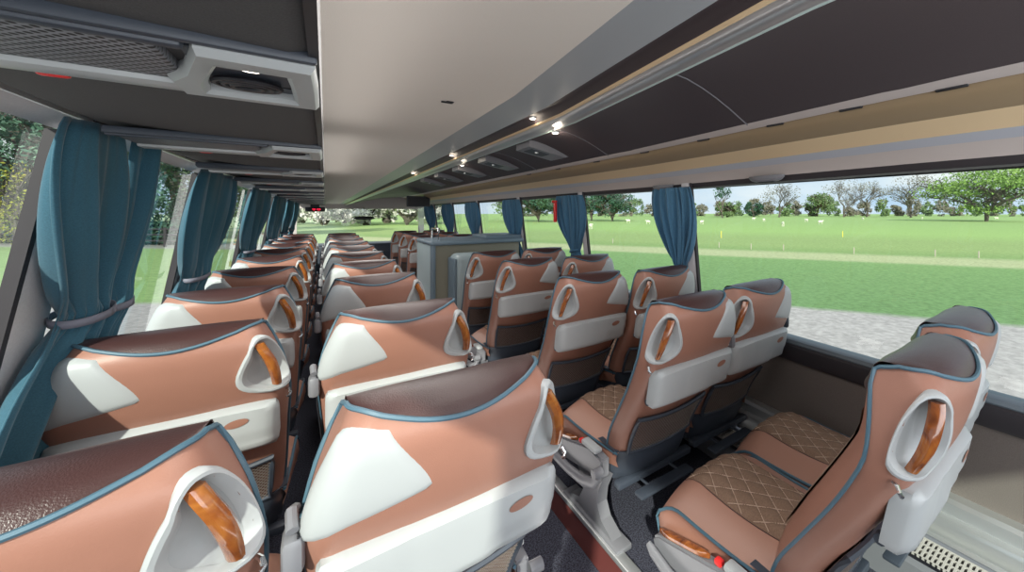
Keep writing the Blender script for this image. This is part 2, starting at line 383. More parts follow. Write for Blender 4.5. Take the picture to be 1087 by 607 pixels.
def mesh_mat():
    m = principled('speaker_mesh', (.16, .17, .18), .5); n = m.node_tree; b = n.nodes['Principled BSDF']
    t = n.nodes.new('ShaderNodeTexCoord'); mp = n.nodes.new('ShaderNodeMapping'); mp.inputs[2].default_value = (0, 0, math.radians(45)); mp.inputs[3].default_value = (1, 1, 0)
    v = n.nodes.new('ShaderNodeTexVoronoi'); v.inputs['Scale'].default_value = 110; v.inputs['Randomness'].default_value = 0
    r = n.nodes.new('ShaderNodeValToRGB'); r.color_ramp.elements[0].position = .28; r.color_ramp.elements[1].position = .42
    r.color_ramp.elements[0].color = (.012, .012, .014, 1); r.color_ramp.elements[1].color = (.24, .25, .27, 1)
    n.links.new(t.outputs['Object'], mp.inputs[0]); n.links.new(mp.outputs[0], v.inputs[0]); n.links.new(v.outputs[0], r.inputs[0]); n.links.new(r.outputs[0], b.inputs['Base Color'])
    return m
M_mesh = mesh_mat()
ORD = ['nearest', 'second', 'third', 'fourth', 'fifth', 'sixth', 'seventh', 'eighth', 'ninth', 'tenth', 'eleventh', 'twelfth', 'thirteenth']
su0 = service_unit(); 
for k in range(12):
    o = su0 if k == 0 else copy_tree(su0)
    o.location = (-.02, .69 + .76 * k, HC + .186)
    tag(o, ['nearest silver and black reading light panel with speaker mesh under the left rack',
            'silver reading light panel under the left rack, %s from the camera' % ORD[k]][k > 0], 'reading light panel', 'reading light panels under the left rack')

# ------------------------------------------------------------------ right luggage rack lids
def rack_right():
    prof = [(1.17, .535), (1.24, .530), (1.32, .512), (1.40, .487), (1.48, .455), (1.55, .423), (1.60, .40)]
    seams = [YB, -.15, 1.05, 2.2, 3.35, 4.5, 5.65, 6.8, 7.95, 9.1, YF]
    names = ['behind the camera', 'nearest', 'second', 'third', 'fourth', 'fifth', 'sixth', 'seventh', 'eighth', 'frontmost']
    for i, (a, b) in enumerate(zip(seams, seams[1:])):
        n = 8; s = MB(); s.grid([[(kx(fn(x, h, y)[0], y), y, HC + fn(x, h, y)[1]) for x, h in prof] for y in [a + (b - a) * j / n for j in range(n + 1)]])
        nm = 'large dark brown rack panel above the table seats at top right' if i == 1 else 'dark brown curved rack panel above the right seats, %s' % (names[i] + ' from the rear' if i not in (0, 9) else names[i])
        r = tag(link('rack_panel', s.mesh('rack_panel', 'rackbrown', recalc=False)), nm, 'rack panel', 'curved rack panels on the right')
        t = MB(); t.tube([(kx(fn(x, h, a)[0], a), a, HC + fn(x, h, a)[1] - .001) for x, h in prof], .004, 6, flat=.6)
        link('seam_strip', t.mesh('seam_strip', 'grey2'), r)
    # clips on the outboard rail
    for i, y in enumerate((.33, .62, .93, 1.35, 1.85, 2.4, 3.0, 3.6)):
        t = MB(); t.rbox(kx(1.625, y) - .006, kx(1.625, y) + .006, y - .04, y + .04, HC + .380, HC + .396, .003, 1)
        tag(link('rail_clip', t.mesh('rail_clip', 'black')), 'small black clip in the slot of the right window rail, %s from the rear' % ORD[i].replace('nearest', 'first'), 'clip', 'black clips in the right rail')
rack_right()
# right-hand service units further forward
def right_unit():
    r = empty('service_panel')
    b = MB(); b.prism([(-.17, .0), (.13, -.055), (.17, -.045), (.17, .03), (-.17, .05)], 1, -.12, .12); link('housing', b.mesh('housing', 'grey2', smooth=False), r)
    b = MB(); b.prism([(-.13, -.010), (.02, -.036), (.02, -.030), (-.13, -.002)], 1, -.07, .07); link('lamp_recess', b.mesh('lamp_recess', 'dark', smooth=False), r)
    b = MB(); b.tube([(-.07, -.03, -.022), (-.07, -.03, -.030)], .014, 14); link('reading_light', b.mesh('reading_light', 'alu'), r)
    return r
ru0 = right_unit()
for k in range(5):
    o = ru0 if k == 0 else copy_tree(ru0)
    o.location = (1.36, 2.75 + .95 * k, HC + .485)
    tag(o, 'grey reading light panel under the right rack, %s from the camera' % ORD[k], 'reading light panel', 'reading light panels under the right rack')
# right window-edge vents (oval air outlets above the panes)
def vent(y, lab):
    r = empty('window_vent', (kx(1.86, y), y, HC + .178), label=lab, cat='vent', group='oval vents above the right windows')
    b = MB(); rows = []
    for k in range(6):
        a = k / 5; rr = math.cos(a * PI / 2)
        rows.append([(math.cos(t * 2 * PI / 24) * (.022 + .012 * rr), math.sin(t * 2 * PI / 24) * (.05 + .05 * rr), .012 - .030 * math.sin(a * PI / 2) ) for t in range(24)])
    b.grid(rows, True); b.f.append(tuple(range(len(b.v) - 24, len(b.v)))); link('bezel', b.mesh('bezel', 'grey2'), r)
    s = MB()
    for q in (-1, 0, 1): s.rbox(q * .010 - .002, q * .010 + .002, -.045, .045, -.022, -.016, .001, 1)
    link('slats', s.mesh('slats', 'black'), r)
vent(1.12, 'oval grey air vent above nearest right window')
vent(1.93, 'oval grey air vent above the nearest right curtain')
# ceiling fittings
t = MB(); t.rbox(-.02, .02, -.018, .018, -.006, .0, .003, 1); t.rbox(-.045, .012, -.006, .006, -.010, -.002, .003, 1)
tag(link('ceiling_hatch_catch', t.mesh('catch', 'black'), None, (.555, 2.28, HC + .62)), 'small dark catch set in the cream ceiling', 'catch')
def lamp(x, y, h, lab, e=3):
    r = empty('ceiling_spotlight', (kx(x, y), y, HC + h), label=lab, cat='spotlight', group='small spotlights along the right rack edge')
    b = MB(); b.tube([(0, 0, .004), (0, 0, -.004)], [.026, .024], 18); link('bezel', b.mesh('bezel', 'alu'), r)
    b = MB(); b.tube([(0, 0, -.003), (0, 0, -.007)], .017, 18); link('lens', b.mesh('lens', 'lamp'), r)
    L = bpy.data.lights.new('spot', 'POINT'); L.energy = e; L.shadow_soft_size = .02; L.color = (1, .86, .68)
    lo = bpy.data.objects.new('spotlight_light', L); COL.objects.link(lo); lo.location = (kx(x, y), y, HC + h - .03)
for i, (x, y, h) in enumerate([(1.20, 2.25, .525), (1.04, 2.25, .595), (1.20, 4.4, .525), (1.04, 4.2, .595), (1.20, .2, .525), (1.04, 6.4, .595)]):
    lamp(x, y, h, ['bright round spotlight beside the silver rail, nearest in view', 'small round spotlight in the dark strip beside the grey band, nearest', 'round spotlight beside the silver rail, farther forward',
                   'small spotlight in the dark strip, second from the rear', 'round spotlight beside the silver rail above the table seats', 'small spotlight in the dark strip, farthest forward'][i], e=.5 if i == 0 else .15)

# ------------------------------------------------------------------ the seat
HW = [(.30, .205), (.42, .215), (.62, .228), (.77, .236), (.86, .222), (.93, .198), (.985, .174), (1.02, .165)]
YFR = [(.28, .26), (.40, .225), (.52, .155), (.64, .082), (.74, .03), (.80, .008), (.88, .006), (.95, .012), (.99, .004), (1.02, .0)]
YRE = [(.28, .175), (.40, .135), (.52, .068), (.64, -.005), (.74, -.055), (.80, -.082), (.88, -.105), (.95, -.112), (.99, -.085), (1.02, -.06)]
RC = .05
def seatS(c, h, off=0.0):
    """point on the rear shell: c in [-3,3] (0..1 rear face, 1..2 corner, 2..3 side), h height"""
    s = 1 if c >= 0 else -1; a = abs(c)
    w = interp(HW, h); yr = interp(YRE, h); yf = interp(YFR, h)
    r = min(RC, (yf - yr) * .6); xa = w - r
    if a <= 1:
        x = xa * a; y = yr - .012 * (1 - a * a) * 1.0; n = Vector((0, -1, 0))
    elif a <= 2:
        t = (a - 1) * PI / 2; x = xa + r * math.sin(t); y = yr + r * (1 - math.cos(t)); n = Vector((math.sin(t), -math.cos(t), 0))
    else:
        t = a - 2; x = w; y = lerp(yr + r, yf, t); n = Vector((1, 0, 0))
    p = Vector((x, y, h)) + n * off
    return Vector((p.x * s, p.y, p.z))
def htop(c):
    a = abs(c)
    if a <= 1.6: return .952 + .036 * sstep(0, 1.6, a)
    if a <= 2: return .988
    return .988 - .012 * (a - 2)
def cols():
    cs = [i / 16 for i in range(17)] + [1 + i / 8 for i in range(1, 9)] + [2 + i / 6 for i in range(1, 7)]
    return [-c for c in reversed(cs[1:])] + cs
# handle loop in (c, h)
HC0, HH0 = 1.42, .868
def hloop(k, n=32, scale=1.0):
    t = 2 * PI * k / n
    dc, dh = math.cos(t), math.sin(t)
    dc = math.copysign(abs(dc) ** .85, dc); dh = math.copysign(abs(dh) ** .9, dh)
    wid = lerp(.98, .52, (dh + 1) / 2) * scale
    c = HC0 + dc * wid * (1.0 if dc > 0 else .86) + .10 * (dh); h = HH0 + dh * .092 * scale
    return c, h
HPOLY = [hloop(k, 48, .92) for k in range(48)]
def in_hole(c, h):
    ins = False
    for (x0, y0), (x1, y1) in zip(HPOLY, HPOLY[1:] + HPOLY[:1]):
        if (y0 > h) != (y1 > h) and c < (x1 - x0) * (h - y0) / (y1 - y0) + x0: ins = not ins
    return ins
def patch(mb, quad, T=.012, n=14, back=True):
    rows = []
    for i in range(n + 1):
        row = []
        for j in range(n + 1):
            a = -1 + 2 * j / n; b = -1 + 2 * i / n
            a = math.copysign(abs(a) ** .7, a); b = math.copysign(abs(b) ** .7, b)
            a2 = a * math.sqrt(1 - .19 * b * b); b2 = b * math.sqrt(1 - .19 * a * a)
            s, t = (a2 + 1) / 2, (b2 + 1) / 2
            (c0, h0), (c1, h1), (c2, h2), (c3, h3) = quad
            c = lerp(lerp(c0, c1, s), lerp(c3, c2, s), t); h = lerp(lerp(h0, h1, s), lerp(h3, h2, s), t)
            e = max(abs(a), abs(b)); o = T * (1 - e ** 16) - .003 * e ** 16
            row.append(seatS(c, h, o))
        rows.append(row)
    mb.grid(rows)
def flipx(mb): mb.v = [(-x, y, z) for x, y, z in mb.v]; mb.f = [tuple(reversed(f)) for f in mb.f]; return mb

def make_seat(m, aisle=True):
    """m = +1: grab handle on the +x side; -1: on the -x side.  Origin: podium floor under the rear of the headrest"""
    root = empty('coach_seat')
    def part(name, mb, mat, parent=root, mirror=True, **k):
        if mirror and m < 0: flipx(mb)
        return link(name, mb.mesh(name, mat, **k), parent)
    cs = cols(); hs_n = 52; H0 = .30
    # rear shell with a hole for the handle
    mb = MB(); R = []
    for i in range(hs_n + 1):
        t = i / hs_n
        R.append([(c, lerp(H0, htop(c), t)) for c in cs])
    n = len(cs); mb.v = [tuple(seatS(c, h)) for r in R for c, h in r]
    for i in range(hs_n):
        for j in range(n - 1):
            cc = (cs[j] + cs[j + 1]) / 2; hh = (R[i][j][1] + R[i + 1][j + 1][1]) / 2
            if in_hole(cc, hh): continue
            mb.f.append((i * n + j, i * n + j + 1, (i + 1) * n + j + 1, (i + 1) * n + j))
    part('backrest', mb, 'leather', recalc=False)
    # front cushion: closes the shell
    mb = MB(); rows = []
    for i in range(25):
        h = lerp(.30, .925, i / 24); w = interp(HW, h) - .004; yf = interp(YFR, h); bul = .05 * math.sin(PI * min(1, (h - .25) / .8)) + .02
        if h > .93: w -= .012 * ((h - .93) / .07) ** 2
        row = []
        for j in range(15):
            u = -1 + 2 * j / 14; row.append((w * u, yf - .004 + bul * (1 - abs(u) ** 3.5), h))
        rows.append(row)
    mb.grid(rows); part('back_cushion', mb, 'leather')
    mb = MB(); rows = []
    for i in range(13):
        h = lerp(.42, .84, i / 12); w = .115; yf = interp(YFR, h); bul = .05 * math.sin(PI * min(1, (h - .25) / .8)) + .02
        rows.append([(w * u, yf + .003 + bul * (1 - abs(w * u / .21) ** 3.5), h) for u in [-1 + 2 * j / 8 for j in range(9)]])
    mb.grid(rows); part('back_insert', mb, 'quilt')
    # headrest cap: from the rear piping over the crown to the front
    mb = MB(); cc = [c for c in cs if abs(c) <= 2]; nv = 10; rows = []
    for i in range(nv + 1):
        t = i / nv; row = []
        for c in cc:
            p = seatS(c, htop(c)); xx = p.x; uu = min(1, abs(xx) / .19)
            q = Vector((xx * 1.03, .012 + (.05 * math.sin(PI * .83) + .022) * (1 - uu ** 3.5), .915))      # front edge
            a = t * PI / 2
            y = lerp(p.y, q.y, (1 - math.cos(a * 2)) / 2 * .6 + t * .4)
            crown = .990 + .014 * (1 - (xx / .19) ** 2)
            ang = math.sin(PI * min(1, t * 1.15))
            z = lerp(p.z, q.z, t ** 3) + (crown - lerp(p.z, q.z, t ** 3)) * (ang ** .8 if ang > 0 else 0) * .92
            row.append((lerp(xx, q.x, t), y, z))
        rows.append(row)
    mb.grid(rows); part('headrest', mb, 'dark_leather', recalc=False)
    # piping: rear top curve, continuing down both front edges of the sides
    mb = MB(); pts = []
    for i in range(22): pts.append(seatS(-3, lerp(.34, .972, i / 21), .002))
    for c in cs:
        if abs(c) < 2.9: pts.append(seatS(c, htop(c) + (.0 if abs(c) < 2 else 0), .003) + Vector((0, 0, .001)))
    for i in range(22): pts.append(seatS(3, lerp(.972, .34, i / 21), .002))
    mb.tube(pts, .0046, 6); part('piping', mb, 'piping', mirror=False)
    # window-side grey wing
    mb = MB(); patch(mb, [(-2.35, .760), (-.10, .826), (-.86, .966), (-1.9, .974)], T=.007); part('side_wing', mb, 'grey')
    # handle frame ring
    mb = MB(); N = 40; rings = []
    for sc, off in ((1.0, -.004), (.985, .008), (.93, .011), (.87, .009), (.83, -.002), (.80, -.012)):
        rings.append([seatS(*hloop(k, N, sc), off) for k in range(N)])
    mb.grid(rings, True); fr = part('handle_frame', mb, 'grey', recalc=False)
    mb = MB(); rings = []
    for sc, off in ((.84, -.004), (.78, -.018), (.6, -.030), (.35, -.036), (.1, -.038)):
        rings.append([seatS(*hloop(k, N, sc), off) for k in range(N)])
    mb.grid(rings, True); mb.f.append(tuple(range(len(mb.v) - N, len(mb.v)))); part('handle_recess', mb, 'recess', parent=fr, recalc=False)
    # wooden grip standing across the recess at the corner
    mb = MB(); rows = []
    for i in range(15):
        t = i / 14; h = lerp(.797, .938, t); c0 = lerp(1.42, 1.42, t); bow = .002 + .010 * math.sin(PI * t)
        wd_ = .135 + .05 * t
        ring = [seatS(c0 - wd_, h, bow - .012), seatS(c0 - wd_ * .95, h, bow - .002), seatS(c0 - wd_ * .5, h, bow + .006), seatS(c0, h, bow + .008), seatS(c0 + wd_ * .5, h, bow + .006), seatS(c0 + wd_ * .95, h, bow - .002), seatS(c0 + wd_, h, bow - .012), seatS(c0, h, bow - .014)]
        rows.append(ring)
    mb.grid(rows, True); mb.f.append(tuple(range(8))); mb.f.append(tuple(range(len(mb.v) - 8, len(mb.v)))); part('grab_handle', mb, 'wood')
    # coat hook under the frame
    mb = MB(); p = seatS(1.7, .768, .004); mb.tube([p, p + Vector((.006, -.009, .0)), p + Vector((.010, -.014, -.009)), p + Vector((.008, -.018, -.016)), p + Vector((.003, -.016, -.02))], .0045, 8); part('coat_hook', mb, 'chrome')
    # folded tray table (not mirrored)
    _ = 0
    def tbase(hh): return lerp(-.036, -.066, (hh - .60) / .155)
    def tz(u, t):  # t 0 bottom..1 top
        top = .752 + .006 * (1 - u * u) ; bot = .602 - .004 * (1 - abs(u)) 
        return lerp(bot, top, t)
    mb = MB(); nU, nV = 26, 10; rows = []
    def trow(t, offs):
        r = []
        for j in range(nU + 1):
            u = -1 + 2 * j / nU
            k = (abs(2 * t - 1)) ** 6
            xx = .218 * u * (1 - .035 * k) - .001
            hh = tz(u, .5 + (t - .5) * math.sqrt(1 - .10 * abs(u) ** 10))
            base = tbase(hh)
            groove = .0035 * math.exp(-((u + .35) / .035) ** 2)
            e = max(abs(u), abs(2 * t - 1)) ** 14
            # a shallow grip hollow near the right end
            g = 0
            step = .006 * sstep(.28, .36, u) * (1 - sstep(.25, .45, t))
            r.append((xx, base - .022 * (1 - e) - offs + groove * 1 + g + step, hh))
        return r
    for i in range(nV + 1): rows.append(trow(i / nV, .006))
    mb.grid(rows); k = len(mb.v)
    rows = [[(x, y + .024, z) for x, y, z in r] for r in rows]; 
    border = [(0, j) for j in range(nU + 1)] + [(i, nU) for i in range(1, nV + 1)] + [(nV, j) for j in range(nU - 1, -1, -1)] + [(i, 0) for i in range(nV - 1, 0, -1)]
    f0 = [mb.v[i * (nU + 1) + j] for i, j in border]; f1 = [(x * 1.0, y + .034, z) for x, y, z in f0]
    mb.grid([f0, f1], True)
    tr = part('tray_table', mb, 'grey', mirror=False, recalc=True, angle=50)
    mb = MB(); rings = []
    for sc, dy in ((1, -.0008), (.8, -.0010), (.1, -.0012)):
        ring = []
        for k in range(24):
            a = 2 * PI * k / 24; xx = .125 + .026 * sc * math.cos(a); hh = .708 + .0125 * sc * math.sin(a) + .12 * (xx - .12)
            ring.append((xx, tbase(hh) - .0290 + dy, hh))
        rings.append(ring)
    mb.grid(rings, True); mb.f.append(tuple(range(len(mb.v) - 24, len(mb.v)))); part('grip_hole', mb, 'leather', parent=tr, mirror=False)
    # tray hinges
    for s_ in (-1, 1):
        mb = MB(); mb.tube([(s_ * .196, -.012, .618), (s_ * .214, -.012, .618)], .012, 10); part('tray_hinge', mb, 'dark', mirror=False)
    # net pocket
    def P(u, t, off): 
        h = lerp(.345 - .012 * (1 - u * u), .515 - .02 * (1 - u * u), t); w = lerp(.178, .192, t)
        return Vector((w * u, interp(YRE, h) - .012 * (1 - (u * w / .18) ** 2) - off, h))
    mb = MB(); loop = [(-1, t / 6) for t in range(7)] + [(u / 8 * 2 - 1, 1) for u in range(1, 9)] + [(1, 1 - t / 6) for t in range(1, 7)] + [(1 - u / 8 * 2, 0) for u in range(1, 9)]
    mb.tube([P(u, t, .014) for u, t in loop], .0085, 6, cap=False); fr2 = part('pocket_frame', mb, 'dark', mirror=False)
    mb = MB(); mb.grid([[P(-1 + 2 * j / 10, i / 4, .003) for j in range(11)] for i in range(5)]); part('pocket_back', mb, 'netback', mirror=False, recalc=False)
    mb = MB(); nx, nh = 30, 13
    def cord(a, b):
        pa, pb = P(*a, .017), P(*b, .017); mid = (pa + pb) / 2; mid.y = P((a[0] + b[0]) / 2, (a[1] + b[1]) / 2, .017).y; mb.tube([pa, mid, pb], .0011, 3, cap=False)
    for i in range(-nh, nx + 1):
        for d in (1, -1):
            # diagonal from (i,0) going to (i+nh, 1)
            x0, x1 = i, i + nh; t0, t1 = 0., 1.
            if x0 < 0: t0 = -x0 / nh; x0 = 0
            if x1 > nx: t1 = (nx - i) / nh; x1 = nx
            if t1 <= t0: continue
            u0, u1 = -1 + 2 * x0 / nx, -1 + 2 * x1 / nx
            if d < 0: cord((-u0, t0), (-u1, t1))
            else: cord((u0, t0), (u1, t1))
    nt_ = part('net', mb, 'net', mirror=False, parent=fr2, recalc=False)
    # lower plastic cover
    mb = MB(); rows = []
    for i in range(9):
        t = i / 8; h = lerp(.20, .345, t); off = .035 * math.sin(PI * (.25 + .6 * t)); w = lerp(.20, .222, t)
        rows.append([(w * u, lerp(.215, interp(YRE, .345), t) - off * (1 - abs(u) ** 6) + .03 * abs(u) ** 6, h - .01 * (1 - u * u)) for u in [-1 + 2 * j / 16 for j in range(17)]])
    mb.grid(rows); r0 = rows[0]; mb.grid([r0, [(x, .30, z) for x, y, z in r0]]); mb.grid([[(x, .30, z) for x, y, z in rows[-1]], rows[-1]])
    part('lower_cover', mb, 'dark', mirror=False)
    # seat cushion
    def top(u, v):   # u -1..1, v 0 rear..1 front
        w = lerp(.212, .228, v)
        y = lerp(.17, .645, v); z = .335 + .065 * (1 - abs(u) ** 2.6) - .05 * max(0, v - .80) ** 2 / .04 - .012 * math.sin(PI * v)
        return Vector((w * u, y, z))
    mb = MB(); rows = []
    V = [i / 18 for i in range(19)]; U = [-1 + 2 * j / 20 for j in range(21)]
    for v in V: rows.append([top(u, v) for u in U])
    # front roll down
    for t in (.25, .5, .75, 1): rows.append([(top(u, 1).x * (1 - .02 * t), .645 + .022 * math.sin(PI * t), lerp(top(u, 1).z, .20, t)) for u in U])
    mb.grid(rows); part('seat_cushion', mb, 'seat_leather', recalc=False)
    # quilted insert raised in diamonds
    mb = MB(); rows = []; na, nb = 56, 84
    for i in range(nb + 1):
        v = lerp(.03, .985, i / nb); row = []
        wq = .115 + .012 * math.sin(PI * v)
        for j in range(na + 1):
            s_ = -1 + 2 * j / na; x = s_ * wq; w = lerp(.212, .228, v); p = top(x / w, v)
            a = (x / .068 + p.y / .094); b = (x / .068 - p.y / .094)
            puff = (abs(math.sin(PI * a)) * abs(math.sin(PI * b))) ** .4
            e = min(1, (1 - abs(s_)) * 8) * min(1, i / 2, (nb - i) / 2)
            row.append(p + Vector((0, 0, (.0005 + .011 * puff) * e)))
        rows.append(row)
    mb.grid(rows); q = part('quilted_insert', mb, 'quilt', recalc=False, angle=180)
    mb = MB()
    for d in (1, -1):
        for k in range(-12, 13):
            run = []
            for i in range(121):
                v = lerp(.03, .985, i / 120); y = top(0, v).y; wq = .115 + .012 * math.sin(PI * v)
                x = (k - d * y / .094) * .068
                if abs(x) < wq - .004: run.append(top(x / lerp(.212, .228, v), v) + Vector((0, 0, .0038)))
                else:
                    if len(run) > 2: mb.tube(run[::3] + [run[-1]], .0016, 4, cap=False)
                    run = []
            if len(run) > 2: mb.tube(run[::3] + [run[-1]], .0016, 4, cap=False)
    part('stitching', mb, 'seam', parent=q, recalc=False)
    mb = MB()
    for s_ in (-1, 1):
        mb.tube([top(s_ * lerp(.115, .115, i / 12) / lerp(.212, .228, i / 12) * (1 + .1 * math.sin(PI * i / 12)), lerp(.03, .985, i / 12)) + Vector((0, 0, .0005)) for i in range(13)], .0016, 5)
    part('seam', mb, 'dark_leather')
    # cushion sides
    for s_ in (-1, 1):
        mb = MB(); rows = []
        for v in V: 
            p = top(s_, v); low = lerp(.30, .20, v)
            rows.append([p, p + Vector((s_ * .006, 0, -.012)), Vector((s_ * (abs(p.x) + .008), p.y, lerp(p.z, low, .6))), Vector((s_ * (abs(p.x) - .004), p.y, low - .02))])
        p = top(s_, 1); rows.append([p, Vector((p.x, p.y + .016, p.z - .03)), Vector((p.x, .66, .26)), Vector((p.x, .645, .19))])
        mb.grid(rows); part('cushion_side', mb, 'leather')
        mb = MB(); mb.tube([top(s_, v) + Vector((s_ * .003, 0, .002)) for v in V] + [Vector((top(s_, 1).x, .655, .28)), Vector((top(s_, 1).x, .668, .25)), Vector((top(s_, 1).x * .99, .655, .20))], .0052, 6)
        part('cushion_piping', mb, 'piping')
    mb = MB(); mb.rbox(-.20, .20, .22, .62, .19, .33, .02, 2); part('seat_pan', mb, 'dark', mirror=False)
    if aisle:
        # armrest base on the handle side
        mb = MB(); mb.prism([(.20, .315), (.30, .325), (.40, .295), (.62, .235), (.645, .215), (.635, .175), (.56, .165), (.30, .215), (.20, .24)], 0, .228, .272)
        b_ = bmesh.new(); me = mb.mesh('tmp', 'grey2', smooth=False); b_.from_mesh(me); bmesh.ops.bevel(b_, geom=b_.edges[:], offset=.007, segments=2, affect='EDGES'); b_.to_mesh(me); b_.free()
        mb = MB(); mb.add([v.co[:] for v in me.vertices], [tuple(p.vertices) for p in me.polygons]); bpy.data.meshes.remove(me)
        ab = part('armrest_base', mb, 'grey2')
        mb = MB(); rows = []
        for i in range(9):
            t = i / 8; y = lerp(.415, .628, t); z = lerp(.300, .238, t); w0 = .013 * math.sqrt(max(.05, 1 - (2 * t - 1) ** 6))
            rows.append([(.250 + w0 * a, y, z + .007 * b) for a, b in ((-1, -1), (-1, .5), (-.5, 1), (.5, 1), (1, .5), (1, -1))])
        mb.grid(rows, True); mb.f.append(tuple(range(6))); mb.f.append(tuple(range(len(mb.v) - 6, len(mb.v)))); part('wood_inlay', mb, 'wood', parent=ab)
        mb = MB(); mb.rbox(.240, .262, .368, .392, .300, .316, .004, 2); part('recline_button', mb, 'red', parent=ab)
        mb = MB(); mb.rbox(.236, .276, .24, .35, .318, .338, .008, 2); part('latch_cover', mb, 'grey', parent=ab)
        mb = MB(); mb.tube([(.272, .20, .275), (.312, .20, .275)], [.020, .018], 16); part('hinge_knob', mb, 'grey2')
        mb = MB(); mb.tube([(.29, .195, .262), (.293, .22, .225), (.293, .30, .19), (.293, .42, .175), (.293, .54, .172), (.29, .62, .19), (.288, .645, .20)], [.018, .021, .022, .021, .020, .018, .012], 12, flat=.8, up=Vector((1, 0, 0))); part('armrest', mb, 'grey2')
        # pedestal leg
        mb = MB()
        prof = [(.14, .0, .055), (.18, .028, .05), (.23, .06, .045), (.27, .12, .045), (.26, .20, .05), (.24, .26, .055)]
        L = [[.10, .0], [.16, .035], [.215, .06], [.245, .11], [.235, .17], [.20, .24]]; Rr = [[.50, .0], [.46, .035], [.385, .06], [.355, .11], [.375, .17], [.43, .22]]
        poly = L + list(reversed(Rr)); mb.prism(poly, 0, .212, .262)
        mb.rbox(.20, .275, .09, .51, .0, .024, .006, 2)
        part('pedestal_leg', mb, 'grey2', angle=25)
    mb = MB(); mb.rbox(-.215, -.175, .22, .42, .0, .20, .01, 2); 
    if not aisle: part('wall_support', mb, 'grey2')
    mb = MB(); mb.rbox(-.21, .22, .16, .20, .185, .215, .008, 2); part('seat_beam', mb, 'dark', mirror=False)
    # fold-down footrest for the row behind
    mb = MB(); mb.rbox(-.17, .13, .065, .115, .185, .200, .006, 2); mb.rbox(-.10, -.09, .10, .19, .188, .20, .003, 1); mb.rbox(.07, .08, .10, .19, .188, .20, .003, 1)
    part('footrest', mb, 'dark', mirror=False)
    # shoulder belt guide on the other side, webbing down to the buckle
    mb = MB(); mb.rbox(-.262, -.232, -.06, .0, .735, .80, .012, 2); mb.tube([(-.247, -.05, .81), (-.25, -.02, .825), (-.247, .01, .81)], .009, 8); bgd = part('belt_guide', mb, 'grey2' if aisle else 'dark')
    mb = MB(); rows = []
    for t, (y, z) in enumerate([(interp(YFR, q) - .045, q) for q in (.80, .70, .60, .48, .36)]):
        x = -(interp(HW, z) + .006); rows.append([(x - .002, y - .018, z), (x - .002, y + .018, z + .008), (x + .001, y + .018, z + .008), (x + .001, y - .018, z)])
    mb.grid(rows, True); part('seat_belt', mb, 'belt')
    mb = MB(); mb.rbox(-.245, -.205, .225, .285, .355, .395, .006, 2); bk = part('belt_buckle', mb, 'black')
    mb = MB(); mb.rbox(-.243, -.209, .284, .302, .360, .392, .004, 1); part('release_button', mb, 'red', parent=bk)
    return root
protoA = make_seat(1, False); protoR = make_seat(1); protoL = make_seat(-1); protoD = make_seat(-1, False)
used = set()
def put(proto, x, y, label, group, dz=0, rz=0, sc=1):
    if proto.name not in used: used.add(proto.name); o = proto
    else: o = copy_tree(proto)
    o.location = (x, y, dz); o.rotation_euler = (0, 0, rz)
    tag(o, label, 'seat', group); return o
def rown(k, n):
    return 'frontmost row' if k == n - 1 else ('nearest row' if k == 0 else '%s row from the rear' % ORD[k])
AY = [.885, 1.64, 2.36, 3.14, 3.90, 4.66, 5.42, 6.18, 6.94, 7.70]
for k, y in enumerate(AY):
    lab = 'brown leather window seat in the left block, ' + rown(k, len(AY))
    if k == 0: lab = 'brown leather window seat at bottom left corner, wooden grip in sunlight'
    if k == 1: lab = 'brown leather window seat beside the nearest left curtain'
    put(protoA, -.332 if k else -.322, y, lab, 'window seats of the left block')
BY = [.855, 1.60, 2.42, 3.16, 3.90, 4.66, 5.42, 6.18, 6.94, 7.70]
for k, y in enumerate(BY):
    lab = 'brown leather aisle seat in the left block, ' + rown(k, len(BY))
    if k == 0: lab = 'brown leather seat in bright sun at bottom centre, left of the aisle'
    put(protoR, .205 if k == 0 else .218, y, lab, 'aisle seats of the left block')
CY = [.335, 1.085, 1.80, 2.62, 3.30]
CL = ['brown aisle seat at right edge with quilted cushion and tall side handle', 'brown leather aisle seat with armrest and red button over the red step', 'brown aisle seat right of the aisle, third row from the rear', 'brown aisle seat right of the aisle, fourth row from the rear', 'brown aisle seat directly behind the dark-topped partition']
for k, y in enumerate(CY): put(protoL, 1.165, y, CL[k], 'aisle seats of the right block')
DY = [.375, 1.10, 1.72, 2.56, 3.32]
DL = ['brown window seat at the far right edge beside the wall', 'brown window seat beside the large right window, second row from the rear', 'brown window seat next to the nearest right curtain', 'brown window seat left of the curtain with the red hammer', 'brown window seat at right, fifth row from the rear']
for k, y in enumerate(DY): put(protoD, 1.632, y, DL[k], 'window seats of the right block')
for k, y in enumerate([5.4, 6.2, 7.05, 8.0]):
    put(protoL, 1.178, y, 'brown aisle seat beyond the partition, %s ahead of it' % ['first', 'second', 'third', 'fourth'][k], 'right seats beyond the partition')
    put(protoD, 1.662, y, 'brown window seat beyond the partition, %s ahead of it' % ['first', 'second', 'third', 'fourth'][k], 'right seats beyond the partition')

